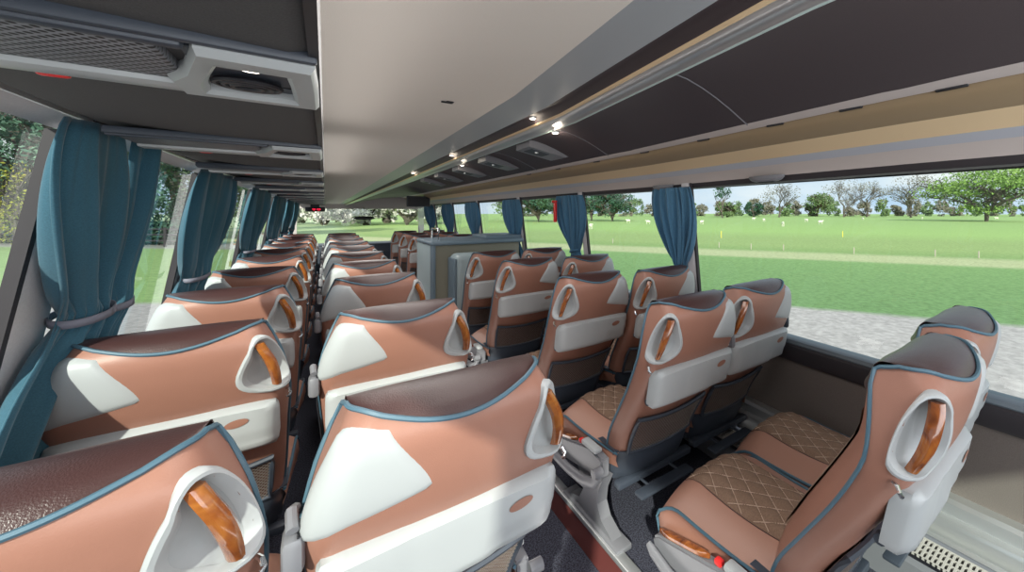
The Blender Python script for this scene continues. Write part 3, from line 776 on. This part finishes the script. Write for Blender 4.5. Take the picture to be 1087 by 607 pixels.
# ------------------------------------------------------------------ partition by the stairwell
def partition():
    r = empty('partition_cabinet', (.88, 4.4, 0), label='tan fabric stairwell partition with dark blue grey top and grab rail', cat='partition')
    b = MB(); b.rbox(.03, .98, .0, .10, 0, .975, .01, 2); link('fabric_panel', b.mesh('fabric_panel', 'boxtan'), r)
    b = MB(); b.rbox(.0, .035, -.01, .75, 0, .975, .008, 2); link('side_panel', b.mesh('side_panel', 'boxpale'), r)
    b = MB(); b.rbox(-.005, .045, -.03, -.005, 0, .975, .006, 2); link('corner_post', b.mesh('corner_post', 'boxblue'), r)
    b = MB(); b.rbox(-.01, 1.02, -.05, .75, .975, 1.02, .02, 3); link('top', b.mesh('top', 'boxblue'), r)
    b = MB(); b.rbox(.60, 1.05, .05, .6, 1.01, 1.06, .02, 3); link('raised_top', b.mesh('raised_top', 'boxblue'), r)
    b = MB(); b.tube([(.10, .1, 1.01), (.10, .1, 1.12), (.11, .13, 1.145), (.11, .45, 1.145), (.11, .48, 1.12), (.11, .48, 1.01)], .012, 10); link('grab_rail', b.mesh('grab_rail', 'chrome'), r)
    b = MB(); b.tube([(.30, -.04, .50), (.30, -.045, .78)], .018, 12); b.tube([(.30, .0, .76), (.30, -.04, .76)], .01, 8); b.tube([(.30, .0, .52), (.30, -.04, .52)], .01, 8); link('door_pull', b.mesh('door_pull', 'grey'), r)
    c = empty('waste_cabinet', (1.30, 4.13, 0), label='pale blue grey rounded cabinet in front of the partition', cat='cabinet')
    b = MB(); b.rbox(-.26, .22, -.12, .18, 0, .90, .06, 4); link('body', b.mesh('body', 'boxpale'), c)
    b = MB(); b.rbox(-.275, -.25, -.10, .16, 0, .86, .01, 3); link('side_cover', b.mesh('side_cover', 'boxblue'), c)
partition()

# ------------------------------------------------------------------ curtains
def curtain(side, ys_top, yt, yb, htie, label, mat, folds=5, h1=.2, hb=-.72, tie_w=.13, seed=0, puff=.22):
    """ys_top=(y0,y1) at the rail, yt centre at the tie, yb centre at the hem"""
    rnd = random.Random(seed); ph = rnd.uniform(0, 6); wr = [rnd.uniform(-.5, .5) for _ in range(4)]
    r = empty('curtain', (wallx(side, h1), (ys_top[0] + ys_top[1]) / 2, HC + h1), label=label, cat='curtain', group='curtains at the %s windows' % ('left' if side < 0 else 'right'))
    ox, oy, oz = r.location
    mb = MB(); NT, NS = 46, 96; rows = []
    y0, y1 = ys_top; wt = y1 - y0; tt = (h1 - htie) / (h1 - hb)
    for i in range(NT + 1):
        t = i / NT; h = lerp(h1, hb, t)
        if t < tt:
            q = t / tt; k = q ** 2.6; bulge = puff * math.sin(PI * q ** .75)
            w = lerp(wt, tie_w, k) * (1 + bulge); yc = lerp((y0 + y1) / 2, yt, q ** 1.3)
        else:
            q = (t - tt) / (1 - tt); w = lerp(tie_w, tie_w * 2.4, math.sin(min(1, q * 2.2) * PI / 2)); yc = lerp(yt, yb, q)
        pin = math.exp(-((t - tt) / .05) ** 2)
        row = []
        for j in range(NS + 1):
            s = j / NS
            a = 2 * PI * folds * (s + .06 * math.sin(2 * PI * s + wr[0] * 3) + .02 * math.sin(5 * s + 4 * t * wr[1])) + ph
            amp = lerp(.016, .030, min(1, t / tt)) * (1 - .55 * pin) + .012 * (math.sin(PI * min(1, t / tt)))
            sa = math.sin(a); f = math.copysign(abs(sa) ** .7, sa) + .30 * math.sin(2.3 * a + wr[2] * 6 + 3 * t) + (.10 + .35 * pin) * math.sin(6.1 * a + 9 * t) + .12 * math.sin(8 * t + 3 * s)
            dep = .028 + amp * (f * .55 + .6) + .03 * math.sin(PI * s) * (1 + pin)
            x = wallx(side, h) - side * (dep)
            y = yc + (s - .5) * w + .012 * math.sin(a * .5 + 6 * t + wr[3]) * (1 - pin)
            if side > 0: x = kx(x, y)
            row.append((x - ox, y - oy, HC + h - oz))
        rows.append(row)
    mb.grid(rows); o = link('fabric', mb.mesh('fabric', mat, recalc=False, angle=180), r)
    so = o.modifiers.new('thickness', 'SOLIDIFY'); so.thickness = .003
    # tie band
    mb = MB(); x0 = wallx(side, htie); rows = []
    for k in range(30):
        a = 2 * PI * k / 30; cx = x0 - side * (.062 + .048 * math.cos(a)); cy = yt + (tie_w / 2 + .012) * math.sin(a); z = HC + htie + .012 * math.sin(a) * (1 if side < 0 else -1)
        rows.append([(cx - ox, cy - oy, z - .010 - oz), (cx - ox, cy - oy, z + .010 - oz)])
    rows.append(rows[0]); mb.grid(rows); tb = link('tie_band', mb.mesh('tie_band', 'tie' if side < 0 else mat, recalc=False), r)
    so = tb.modifiers.new('thickness', 'SOLIDIFY'); so.thickness = .003
    return r
curtain(-1, (1.38, 1.65), 1.66, 1.50, -.265, 'large teal curtain tied back at the nearest left pillar', 'curtain', 3, .21, seed=3, tie_w=.14, puff=.5)
curtain(-1, (1.76, 1.99), 1.80, 1.72, -.265, 'second length of teal curtain gathered behind the nearest left one', 'curtain', 2, .21, seed=4, tie_w=.07)
LCT = ['teal curtain tied back at the second left pillar', 'teal curtain at the third left pillar', 'teal curtain at the fourth left pillar', 'teal curtain at the fifth left pillar', 'teal curtain nearest the windscreen on the left']
for i, (a, b, c_) in enumerate([(2.58, 3.42, 2.80), (4.2, 5.3, 4.45), (5.95, 7.2, 6.2), (7.7, 8.9, 8.0), (9.3, 10.6, 9.6)]):
    curtain(-1, (a, b), c_, c_ - .05, -.31, LCT[i], 'curtain', 5, .205, seed=10 + i, tie_w=.22)
RCT = ['blue curtain tied at the post of the nearest right window', 'blue curtain with a red hammer, second on the right', 'blue curtain third on the right', 'blue curtain fourth on the right', 'blue curtain fifth on the right', 'blue curtain nearest the front on the right']
RC_ = []
for i, (a, b, c_) in enumerate([(1.65, 2.02, 1.79), (2.99, 3.44, 3.16), (4.42, 4.9, 4.58), (6.02, 6.6, 6.22), (7.52, 8.2, 7.75), (9.05, 9.9, 9.3)]):
    RC_.append(curtain(1, (a, b), c_, c_ - .02, -.36, RCT[i], 'curtain_blue', 7, .165, seed=30 + i, tie_w=.065 + .02 * i))
# emergency hammer at the second right curtain
hm = empty('emergency_hammer', (wallx(1, 0) - .13, 3.34, HC + .06), label='red emergency hammer hanging before the second right curtain', cat='hammer')
b = MB(); b.rbox(-.012, .012, -.018, .018, -.15, .04, .006, 2); link('holder', b.mesh('holder', 'red'), hm)
b = MB(); b.tube([(-.006, -.035, .05), (-.006, .035, .05)], [.010, .014], 10); link('hammer_head', b.mesh('hammer_head', 'red'), hm)
# front fittings
d = empty('destination_display', (-.17, YF - .35, HC + .085), label='black display with red lit characters at the front, end of the left rack', cat='display')
b = MB(); b.rbox(-.19, .16, -.02, .03, -.055, .045, .012, 2); link('housing', b.mesh('housing', 'black'), d); b = MB(); b.rbox(-.10, .06, -.005, .02, .04, .112, .004, 1); link('bracket', b.mesh('bracket', 'black'), d)
b = MB()
def seg(x, on):
    S = {'a': (0, .018, .030, .0335), 'g': (0, .018, .0145, .018), 'd': (0, .018, 0, .0035), 'f': (0, .0035, .016, .033), 'b': (.0145, .018, .016, .033), 'e': (0, .0035, .0, .017), 'c': (.0145, .018, 0, .017)}
    for k in on: a0, a1, z0, z1 = S[k]; b.box(x + a0, x + a1, -.024, -.020, -.022 + z0, -.022 + z1)
for i, on in enumerate(['abc', 'abged', None, 'abcdef', 'abcdg'][:5]):
    if on: seg(-.07 + i * .032, on)
    else: b.box(-.07 + i * .032 + .006, -.07 + i * .032 + .011, -.024, -.020, -.012, -.008); b.box(-.07 + i * .032 + .006, -.07 + i * .032 + .011, -.024, -.020, .002, .006)
link('digits', b.mesh('digits', 'led', smooth=False), d)
mi = empty('interior_mirror', (.73, YF - .45, HC + .10), label='small oval dark mirror hanging on a thin stem at the windscreen', cat='mirror')
b = MB(); b.tube([(0, .46, .03), (0, .2, .03), (0, 0, .02), (0, 0, -.19)], .006, 8); link('stem', b.mesh('stem', 'black'), mi)
b = MB(); b.tube([(-.2, 0, -.22), (-.16, 0, -.22), (0, 0, -.22), (.16, 0, -.22), (.2, 0, -.22)], [.01, .035, .045, .035, .01], 14, flat=1); link('mirror_head', b.mesh('mirror_head', 'black'), mi)
mo = empty('ceiling_monitor', (1.55, 8.9, HC + .30), label='dark fold-down monitor under the right rack at the front', cat='monitor')
b = MB(); b.rbox(-.22, .22, -.03, .03, -.17, .05, .012, 2); link('housing', b.mesh('housing', 'dark'), mo)
b = MB(); b.box(-.20, .20, -.034, -.030, -.15, .03); link('screen', b.mesh('screen', 'black', smooth=False), mo)
# dashboard under the windscreen
b = MB(); b.rbox(-.5, 1.95, YF - .9, YF - .05, .0, .62, .05, 3); tag(link('dashboard', b.mesh('dashboard', 'dark')), 'dark dashboard below the windscreen', 'dashboard')

# ------------------------------------------------------------------ outside
GZ = HC - 2.8
def ground_mat():
    m = bpy.data.materials.new('park_ground'); m.use_nodes = True; n = m.node_tree; b = n.nodes['Principled BSDF']; b.inputs['Roughness'].default_value = .95; b.inputs['Specular IOR Level'].default_value = .1
    g = n.nodes.new('ShaderNodeNewGeometry'); sp = n.nodes.new('ShaderNodeSeparateXYZ'); n.links.new(g.outputs['Position'], sp.inputs[0])
    def lin(a, b_):
        m1 = n.nodes.new('ShaderNodeMath'); m1.operation = 'MULTIPLY'; m1.inputs[1].default_value = a; n.links.new(sp.outputs[0], m1.inputs[0])
        m2 = n.nodes.new('ShaderNodeMath'); m2.operation = 'MULTIPLY_ADD'; m2.inputs[1].default_value = b_; n.links.new(sp.outputs[1], m2.inputs[0]); n.links.new(m1.outputs[0], m2.inputs[2]); return m2.outputs[0]
    def noise_(sc, det=4):
        z = n.nodes.new('ShaderNodeTexNoise'); z.inputs['Scale'].default_value = sc; z.inputs['Detail'].default_value = det; n.links.new(g.outputs['Position'], z.inputs[0]); return z.outputs[0]
    def wob(v, amt, sc):
        a = n.nodes.new('ShaderNodeMath'); a.operation = 'MULTIPLY_ADD'; a.inputs[1].default_value = amt; n.links.new(noise_(sc), a.inputs[0]); n.links.new(v, a.inputs[2]); return a.outputs[0]
    def ramp(v, stops, lo, hi):
        mr = n.nodes.new('ShaderNodeMapRange'); mr.inputs[1].default_value = lo; mr.inputs[2].default_value = hi; n.links.new(v, mr.inputs[0])
        r = n.nodes.new('ShaderNodeValToRGB'); e = r.color_ramp.elements
        while len(e) > 1: e.remove(e[-1])
        for i, (p, c) in enumerate(stops):
            q = (p - lo) / (hi - lo)
            if i == 0: e[0].position = q; e[0].color = (*c, 1)
            else: k = e.new(q); k.color = (*c, 1)
        n.links.new(mr.outputs[0], r.inputs[0]); return r.outputs[0]
    gravel = (.40, .37, .36); lawn = (.15, .255, .105); pale = (.40, .43, .24); rough = (.27, .36, .14); field = (.30, .43, .15); far = (.28, .40, .15)
    d = wob(lin(.86, .5), .5, .8)
    cr_ = ramp(d, [(0, gravel), (12.9, gravel), (13.1, lawn), (25.5, (.19, .31, .12)), (26.5, pale), (29.5, pale), (31.5, (.22, .32, .12)), (36, rough), (46, rough), (62, field), (119, far)], 0, 120)
    f_ = wob(lin(.68, .73), .4, .8)
    cl_ = ramp(f_, [(0, gravel), (10.5, gravel), (10.7, (.25, .38, .14)), (26, (.24, .36, .13)), (27, (.30, .30, .26)), (31, (.30, .30, .26)), (32, (.36, .46, .24)), (119, (.42, .52, .32))], 0, 120)  # far stops bleached: glare ahead is mixed into the ground colour
    mr = n.nodes.new('ShaderNodeMapRange'); mr.inputs[1].default_value = 1; mr.inputs[2].default_value = 4; n.links.new(sp.outputs[0], mr.inputs[0])
    mx = n.nodes.new('ShaderNodeMix'); mx.data_type = 'RGBA'; n.links.new(mr.outputs[0], mx.inputs[0]); n.links.new(cl_, mx.inputs[6]); n.links.new(cr_, mx.inputs[7])
    # fine variation
    rr = n.nodes.new('ShaderNodeMapRange'); rr.inputs[1].default_value = .3; rr.inputs[2].default_value = .7; rr.inputs[3].default_value = .78; rr.inputs[4].default_value = 1.18; n.links.new(noise_(7, 10), rr.inputs[0])
    vm = n.nodes.new('ShaderNodeVectorMath'); vm.operation = 'SCALE'; n.links.new(mx.outputs[2], vm.inputs[0]); n.links.new(rr.outputs[0], vm.inputs[3])
    n.links.new(vm.outputs[0], b.inputs['Base Color'])
    return m
g = MB(); g.add([(-900, -900, GZ), (1100, -900, GZ), (1100, 1100, GZ), (-900, 1100, GZ)], [(0, 1, 2, 3)]); M['ground'] = ground_mat(); struct('ground', g, 'ground', smooth=False, recalc=False)
# the coach's own underside keeps the ground from lighting the cabin floor: chassis block
s = MB(); s.box(-.70, 2.05, YB - .05, YF + .05, -.9, -.18); struct('wall_chassis', s, 'seal', smooth=False).name = 'wall_bottom'
def leafmat(name, c1, c2):
    m = principled(name, c1, .8, color2=c2, noise_scale=.6); m.node_tree.nodes['Principled BSDF'].inputs['Specular IOR Level'].default_value = .15
    return m
M['leaf_oak'] = leafmat('oak_leaves', (.22, .34, .08), (.13, .23, .06))
M['leaf_dark'] = leafmat('dark_leaves', (.06, .13, .075), (.03, .075, .05))
M['leaf_conifer'] = leafmat('conifer_leaves', (.15, .25, .17), (.07, .14, .10))
M['leaf_yellow'] = leafmat('yellow_leaves', (.45, .40, .06), (.22, .27, .05))
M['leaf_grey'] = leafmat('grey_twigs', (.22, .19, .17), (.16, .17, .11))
M['leaf_mid'] = leafmat('mid_leaves', (.16, .24, .09), (.10, .16, .08))
M['leaf_glare'] = leafmat('glare_bleached_twigs', (.62, .60, .56), (.45, .46, .40))  # windscreen glare painted into the colour of bare twigs
M['bark'] = principled('bark', (.13, .11, .09), .9, noise_amt=.4, noise_scale=4)
def foliage(center, rad, n, size, seed, flat=1.0, shell=.55, clumps=14, csize=.34):
    rnd = random.Random(seed); mb = MB(); cl = []
    for _ in range(clumps):
        while True:
            p = Vector((rnd.uniform(-1, 1), rnd.uniform(-1, 1), rnd.uniform(-.9, 1)))
            if shell * .6 < p.length < 1: break
        cl.append(p)
    for i in range(n):
        c = rnd.choice(cl); q = Vector((rnd.gauss(0, 1), rnd.gauss(0, 1), rnd.gauss(0, .7))) * csize * .6
        p = c + q
        if p.length > 1.12: p = p.normalized() * rnd.uniform(.8, 1.1)
        P = Vector(center) + Vector((p.x * rad[0], p.y * rad[1], p.z * rad[2]))
        s = size * rnd.uniform(.6, 1.4); a = Vector((rnd.gauss(0, 1), rnd.gauss(0, 1), rnd.gauss(0, 1))).normalized(); b = a.orthogonal().normalized()
        b = (b * math.cos(rnd.uniform(0, 6)) + a.cross(b) * math.sin(rnd.uniform(0, 6))).normalized(); d = a.cross(b)
        k = len(mb.v); mb.v += [tuple(P - b * s), tuple(P + d * s * .5), tuple(P + b * s), tuple(P - d * s * .5)]; mb.f.append((k, k + 1, k + 2, k + 3))
    return mb
def branches(height, trunk_h, r0, spread, seed, depth=4, nb=3, up=.55):
    rnd = random.Random(seed); mb = MB()
    def grow(p, d, L, r, k):
        q = p + d * L; m1 = p + d * L * .5 + Vector((rnd.uniform(-1, 1), rnd.uniform(-1, 1), 0)) * L * .06
        mb.tube([p, m1, q], [r, r * .82, r * .65], 6 if k > 1 else 4, cap=False)
        if k == 0: return
        for i in range(nb if k > 1 else nb + 1):
            a = rnd.uniform(0, 2 * PI); s = spread * rnd.uniform(.6, 1.2)
            e = (d + Vector((math.cos(a) * s, math.sin(a) * s, up * rnd.uniform(-.3, .5)))).normalized()
            grow(q if rnd.random() < .6 else m1, e, L * rnd.uniform(.62, .85), r * .58, k - 1)
    grow(Vector((0, 0, -.2)), Vector((0, 0, 1)), trunk_h, r0, depth)
    return mb
def tree(name, x, y, height, label, cat, kind, seed, width=None, group=None, trunk_frac=.3, n=1400, leaf=.45, mat='leaf_mid', depth=4, spread=.7):
    t = empty(name, (x, y, GZ), label=label, cat=cat, group=group)
    tb = branches(height, height * trunk_frac, height * .03, spread, seed, depth)
    mz = max(v[2] for v in tb.v); k = height * .97 / mz; ww = (width or height) / 2
    mr = sorted(math.hypot(v[0], v[1]) for v in tb.v)[int(len(tb.v) * .97)]; kk = ww / max(mr, .01)
    tb.v = [(a * (1 + (kk - 1) * sstep(height * trunk_frac * .5, height * trunk_frac * 1.4, c * k)), b * (1 + (kk - 1) * sstep(height * trunk_frac * .5, height * trunk_frac * 1.4, c * k)), c * k) for a, b, c in tb.v]
    link('trunk', tb.mesh('trunk', 'bark', recalc=False), t)
    if n:
        c0 = trunk_frac * .75; fo = foliage((0, 0, height * (c0 + 1) / 2), (ww, ww, height * (1 - c0) / 2), n, leaf, seed, clumps=22)
        link('crown', fo.mesh('crown', mat, smooth=False, recalc=False), t)
    return t
def wpt(px, dist):        # direction taken from the photograph, real distance from the eye
    xp = (px - 653) / 410; return dist * (.6 + .8 * xp), dist * (.8 - .6 * xp)
BASE = []
T = [  # px, depth, height, width, kind
 ('oak_tree', 1047, 127, 17, 36, 'oak', 'large spreading green oak standing alone in the field at right', 'tree', dict(n=9000, leaf=.42, mat='leaf_oak', trunk_frac=.22, spread=1.0, depth=5)),
 ('bare_tree', 896, 260, 28, 30, 'bare', 'tall bare tree in the middle of the right window', 'tree', dict(n=700, leaf=.5, mat='leaf_grey', depth=6, spread=.75)),
 ('bare_tree', 827, 250, 24, 24, 'bare', 'bare tree with a round grey crown right of the pine', 'tree', dict(n=500, leaf=.5, mat='leaf_grey', depth=6, spread=.75)),
 ('bare_tree', 967, 230, 26, 32, 'bare', 'broad bare tree beside the large green oak', 'tree', dict(n=900, leaf=.5, mat='leaf_grey', depth=6, spread=.8)),
 ('bare_tree', 920, 270, 26, 26, 'bare', 'bare tree just right of the middle of the right window', 'tree', dict(n=500, leaf=.5, mat='leaf_grey', depth=6, spread=.75)),
 ('round_tree', 868, 315, 19, 22, 'round', 'round green tree left of the bare trees on the horizon', 'tree', dict(n=2600, leaf=.8, mat='leaf_mid', trunk_frac=.15)),
 ('round_tree', 800, 270, 11, 12, 'round', 'small dark conical tree on the horizon', 'tree', dict(n=1600, leaf=.6, mat='leaf_dark', trunk_frac=.1)),
 ('pine_tree', 767, 215, 20, 10, 'pine', 'slim pine with a flat tufted top on the horizon', 'tree', dict(n=420, leaf=.6, mat='leaf_dark', trunk_frac=.68, depth=3, spread=.5)),
 ('round_tree', 772, 250, 10, 14, 'round', 'dark green bush at the foot of the slim pine', 'tree', dict(n=1600, leaf=.7, mat='leaf_mid', trunk_frac=.1)),
 ('cedar_tree', 572, 120, 11, 14, 'round', 'dark green tree seen left of the curtain with the hammer', 'tree', dict(n=3000, leaf=.45, mat='leaf_dark', trunk_frac=.15)),
 ('cedar_tree', 628, 140, 15, 18, 'round', 'dark spreading tree just right of the hammer curtain', 'tree', dict(n=3000, leaf=.45, mat='leaf_dark', trunk_frac=.15)),
 ('cedar_tree', 650, 130, 12, 14, 'round', 'bluish green tree in the third right window, second of the clump', 'tree', dict(n=2200, leaf=.4, mat='leaf_dark', trunk_frac=.15)),
 ('cedar_tree', 545, 130, 14, 16, 'round', 'dark tree farthest left in the right side windows', 'tree', dict(n=2200, leaf=.45, mat='leaf_mid', trunk_frac=.15)),
]
for i, (nm, px, dist, h, w, kd, lab, cat, kw) in enumerate(T):
    x, y = wpt(px, dist); tree(nm, x, y, h, lab, cat, kd, 50 + i, w, **kw)
# distant tree line: individual rounded trees
for i in range(34):
    px = 560 + i * 17 + random.uniform(-4, 4); x, y = wpt(px, 325 + 24 * (i % 2)); h = random.uniform(10, 17)
    t = empty('distant_tree', (x, y, GZ), label='hazy distant tree in the line along the horizon', cat='tree', group='distant tree line')
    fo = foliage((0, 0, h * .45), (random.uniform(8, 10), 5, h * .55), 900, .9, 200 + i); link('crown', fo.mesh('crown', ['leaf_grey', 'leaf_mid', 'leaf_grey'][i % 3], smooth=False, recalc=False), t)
# trees to the left and ahead
for i, (px, dist, h, w, mat, n, lab) in enumerate([
    (10, 36, 15, 10, 'leaf_conifer', 6500, 'dark evergreen behind the lawn at far left edge'),
    (60, 48, 20, 11, 'leaf_conifer', 6000, 'dark evergreen behind the nearest left curtain'),
    (140, 37, 15, 10, 'leaf_conifer', 6500, 'dark evergreen between the nearest left curtains'),
    (190, 52, 20, 11, 'leaf_conifer', 6000, 'dark evergreen seen left of the second left pillar'),
    (232, 42, 15, 9, 'leaf_mid', 6000, 'green tree right of the second left pillar'),
    (262, 64, 21, 12, 'leaf_conifer', 4500, 'dark tree seen near the third left pillar'),
    (22, 30, 7.0, 3.6, 'leaf_yellow', 1500, 'yellow flowering shrub before the dark evergreens at left')]):
    x, y = wpt(px, dist); tree('evergreen_tree' if 'conifer' in mat else 'broad_tree', x, y, h, lab, 'tree', 'round', 90 + i, w, n=n, leaf=.10 if 'yellow' in mat else .20, mat=mat, trunk_frac=.10)
for i in range(8):
    px = 300 + i * 22; x, y = wpt(px, 90 + 16 * (i % 2)); tree('roadside_tree', x, y, 7.5 + (i * 7) % 3, 'bare tree beyond the windscreen, painted pale with glare', 'tree', 'bare', 120 + i, 9.5, n=2200, leaf=.5, mat='leaf_glare', depth=4, trunk_frac=.08, group='bare trees beyond the windscreen')
# fence along the far side of the left lawn
def fence():
    r = empty('paddock_fence', (0, 0, 0), label='dark rail fence along the far side of the left lawn', cat='fence')
    A = Vector((-26, 58.5, 0)); A = Vector((-30, 63)); 
    p0 = Vector((-42.0, 76.0)); p1 = Vector((12, 26))
    # parallel to the lawn edge at f = .68x + .73y ~ 27.5
    def at(s): x = lerp(-48, -9, s); return Vector((x, (27.6 - .68 * x) / .73))
    a, b = at(0), at(1)
    rl = MB()
    for z in (.5, 1.0, 1.45): rl.tube([(a.x, a.y, GZ + z), (b.x, b.y, GZ + z)], .07, 4, cap=False)
    link('rails', rl.mesh('rails', 'seal', smooth=False), r)
    for k in range(26):
        q = at(k / 25); m = MB(); m.box(q.x - .08, q.x + .08, q.y - .08, q.y + .08, GZ - .1, GZ + 1.6); link('post', m.mesh('post', 'seal', smooth=False), r)
fence()
# hedge behind it (one clipped hedge)
hd = MB(); rnd = random.Random(5)
for i in range(9000):
    s = rnd.random(); x = lerp(-50, -8, s); y = (29.5 - .68 * x) / .73 + rnd.uniform(-.6, .6); z = GZ + rnd.uniform(0, 2.0)
    a = Vector((rnd.gauss(0, 1), rnd.gauss(0, 1), rnd.gauss(0, 1))).normalized() * .22; b = a.orthogonal().normalized() * .13
    P = Vector((x, y, z)); k = len(hd.v); hd.v += [tuple(P - a), tuple(P + b), tuple(P + a), tuple(P - b)]; hd.f.append((k, k + 1, k + 2, k + 3))
tag(link('hedge', hd.mesh('hedge', 'leaf_dark', smooth=False, recalc=False)), 'long dark hedge behind the fence on the left', 'hedge')
# field posts
def post(x, y, h, mat, lab, grp='short marker posts along the grass bank'):
    m = MB(); m.tube([(0, 0, -.1), (0, 0, h * .9), (0, 0, h)], [.035, .035, .015], 8)
    return tag(link('marker_post', m.mesh('marker_post', mat), None, (x, y, GZ)), lab, 'post', grp)
M['yellow'] = principled('yellow_paint', (.75, .6, .05), .6); M['woodpost'] = principled('old_wood_post', (.38, .34, .28), .9)
PP = [(24.7, 16.5), (25.9, 14.7), (27.3, 10.7), (29.6, 7.1), (30.5, 5.3), (24.0, 18.8), (22.5, 22.5), (20, 27)]
for i, (x, y) in enumerate(PP): post(x * 1.06, y * 1.06, .45, 'woodpost', 'short wooden marker post by the pale track, %s from the right' % ['third', 'fourth', 'second', 'first', 'rightmost', 'fifth', 'sixth', 'seventh'][i])
post(35.5, 27.5, .8, 'yellow', 'yellow marker post in the field near the nearest right curtain', None); post(48, 20, .7, 'yellow', 'yellow marker post on the bank in the middle of the right window', None)
# sheep
M['wool'] = principled('wool', (.72, .68, .60), .95, bump=.8, bump_scale=20); M['face'] = principled('sheep_face', (.10, .09, .08), .8)
def sheep():
    r = empty('sheep'); mb = MB(); rows = []
    for i in range(11):
        t = i / 10; x = lerp(-.55, .5, t); rad = .30 * math.sin(PI * (t * .86 + .07)) ** .5
        rows.append([(x, math.cos(a * PI / 6) * rad * .85, .68 + math.sin(a * PI / 6) * rad) for a in range(12)])
    mb.grid(rows, True); mb.f.append(tuple(range(12))); mb.f.append(tuple(range(len(mb.v) - 12, len(mb.v))))
    mb.tube([(.42, 0, .80), (.58, 0, .90), (.68, 0, .94), (.82, 0, .84), (.88, 0, .80)], [.13, .10, .09, .065, .045], 8)
    for sx, sy in ((-.38, .14), (-.38, -.14), (.35, .14), (.35, -.14)): mb.tube([(sx, sy, .55), (sx - (.05 if sx < 0 else 0), sy, .32), (sx, sy, .0)], [.08, .04, .035], 6)
    mb.tube([(-.54, 0, .75), (-.60, 0, .60)], .035, 5)
    for s in (-1, 1): mb.tube([(.66, s * .06, .97), (.63, s * .15, .95)], [.025, .012], 5)
    link('body', mb.mesh('body', 'wool'), r); return r
sh = sheep()
SL = [(745, 95, 'lying right of the nearest right curtain'), (688, 97, 'just left of the nearest right curtain'), (831, 80, 'nearest, below the round bare tree'), (871, 96, 'facing away in the middle of the right window'), (856, 120, 'between the two bare trees'), (811, 125, 'under the small dark conical tree'), (800, 150, 'farther off left of the conical tree'), (916, 150, 'under the tall bare tree'), (667, 110, 'right of the dark clump of trees'), (627, 66, 'below the dark clump by the hammer curtain'), (979, 170, 'beside the oak, on its left'), (1058, 165, 'behind the oak trunk'), (590, 110, 'left of the hammer curtain')]
for i, (px, dist, lab) in enumerate(SL):
    o = sh if i == 0 else copy_tree(sh); x, y = wpt(px, dist); o.location = (x, y, GZ); o.rotation_euler = (0, 0, i * 1.9); o.scale = (1.0,) * 3
    tag(o, 'white sheep on the grass ' + lab, 'sheep', 'sheep grazing in the field')
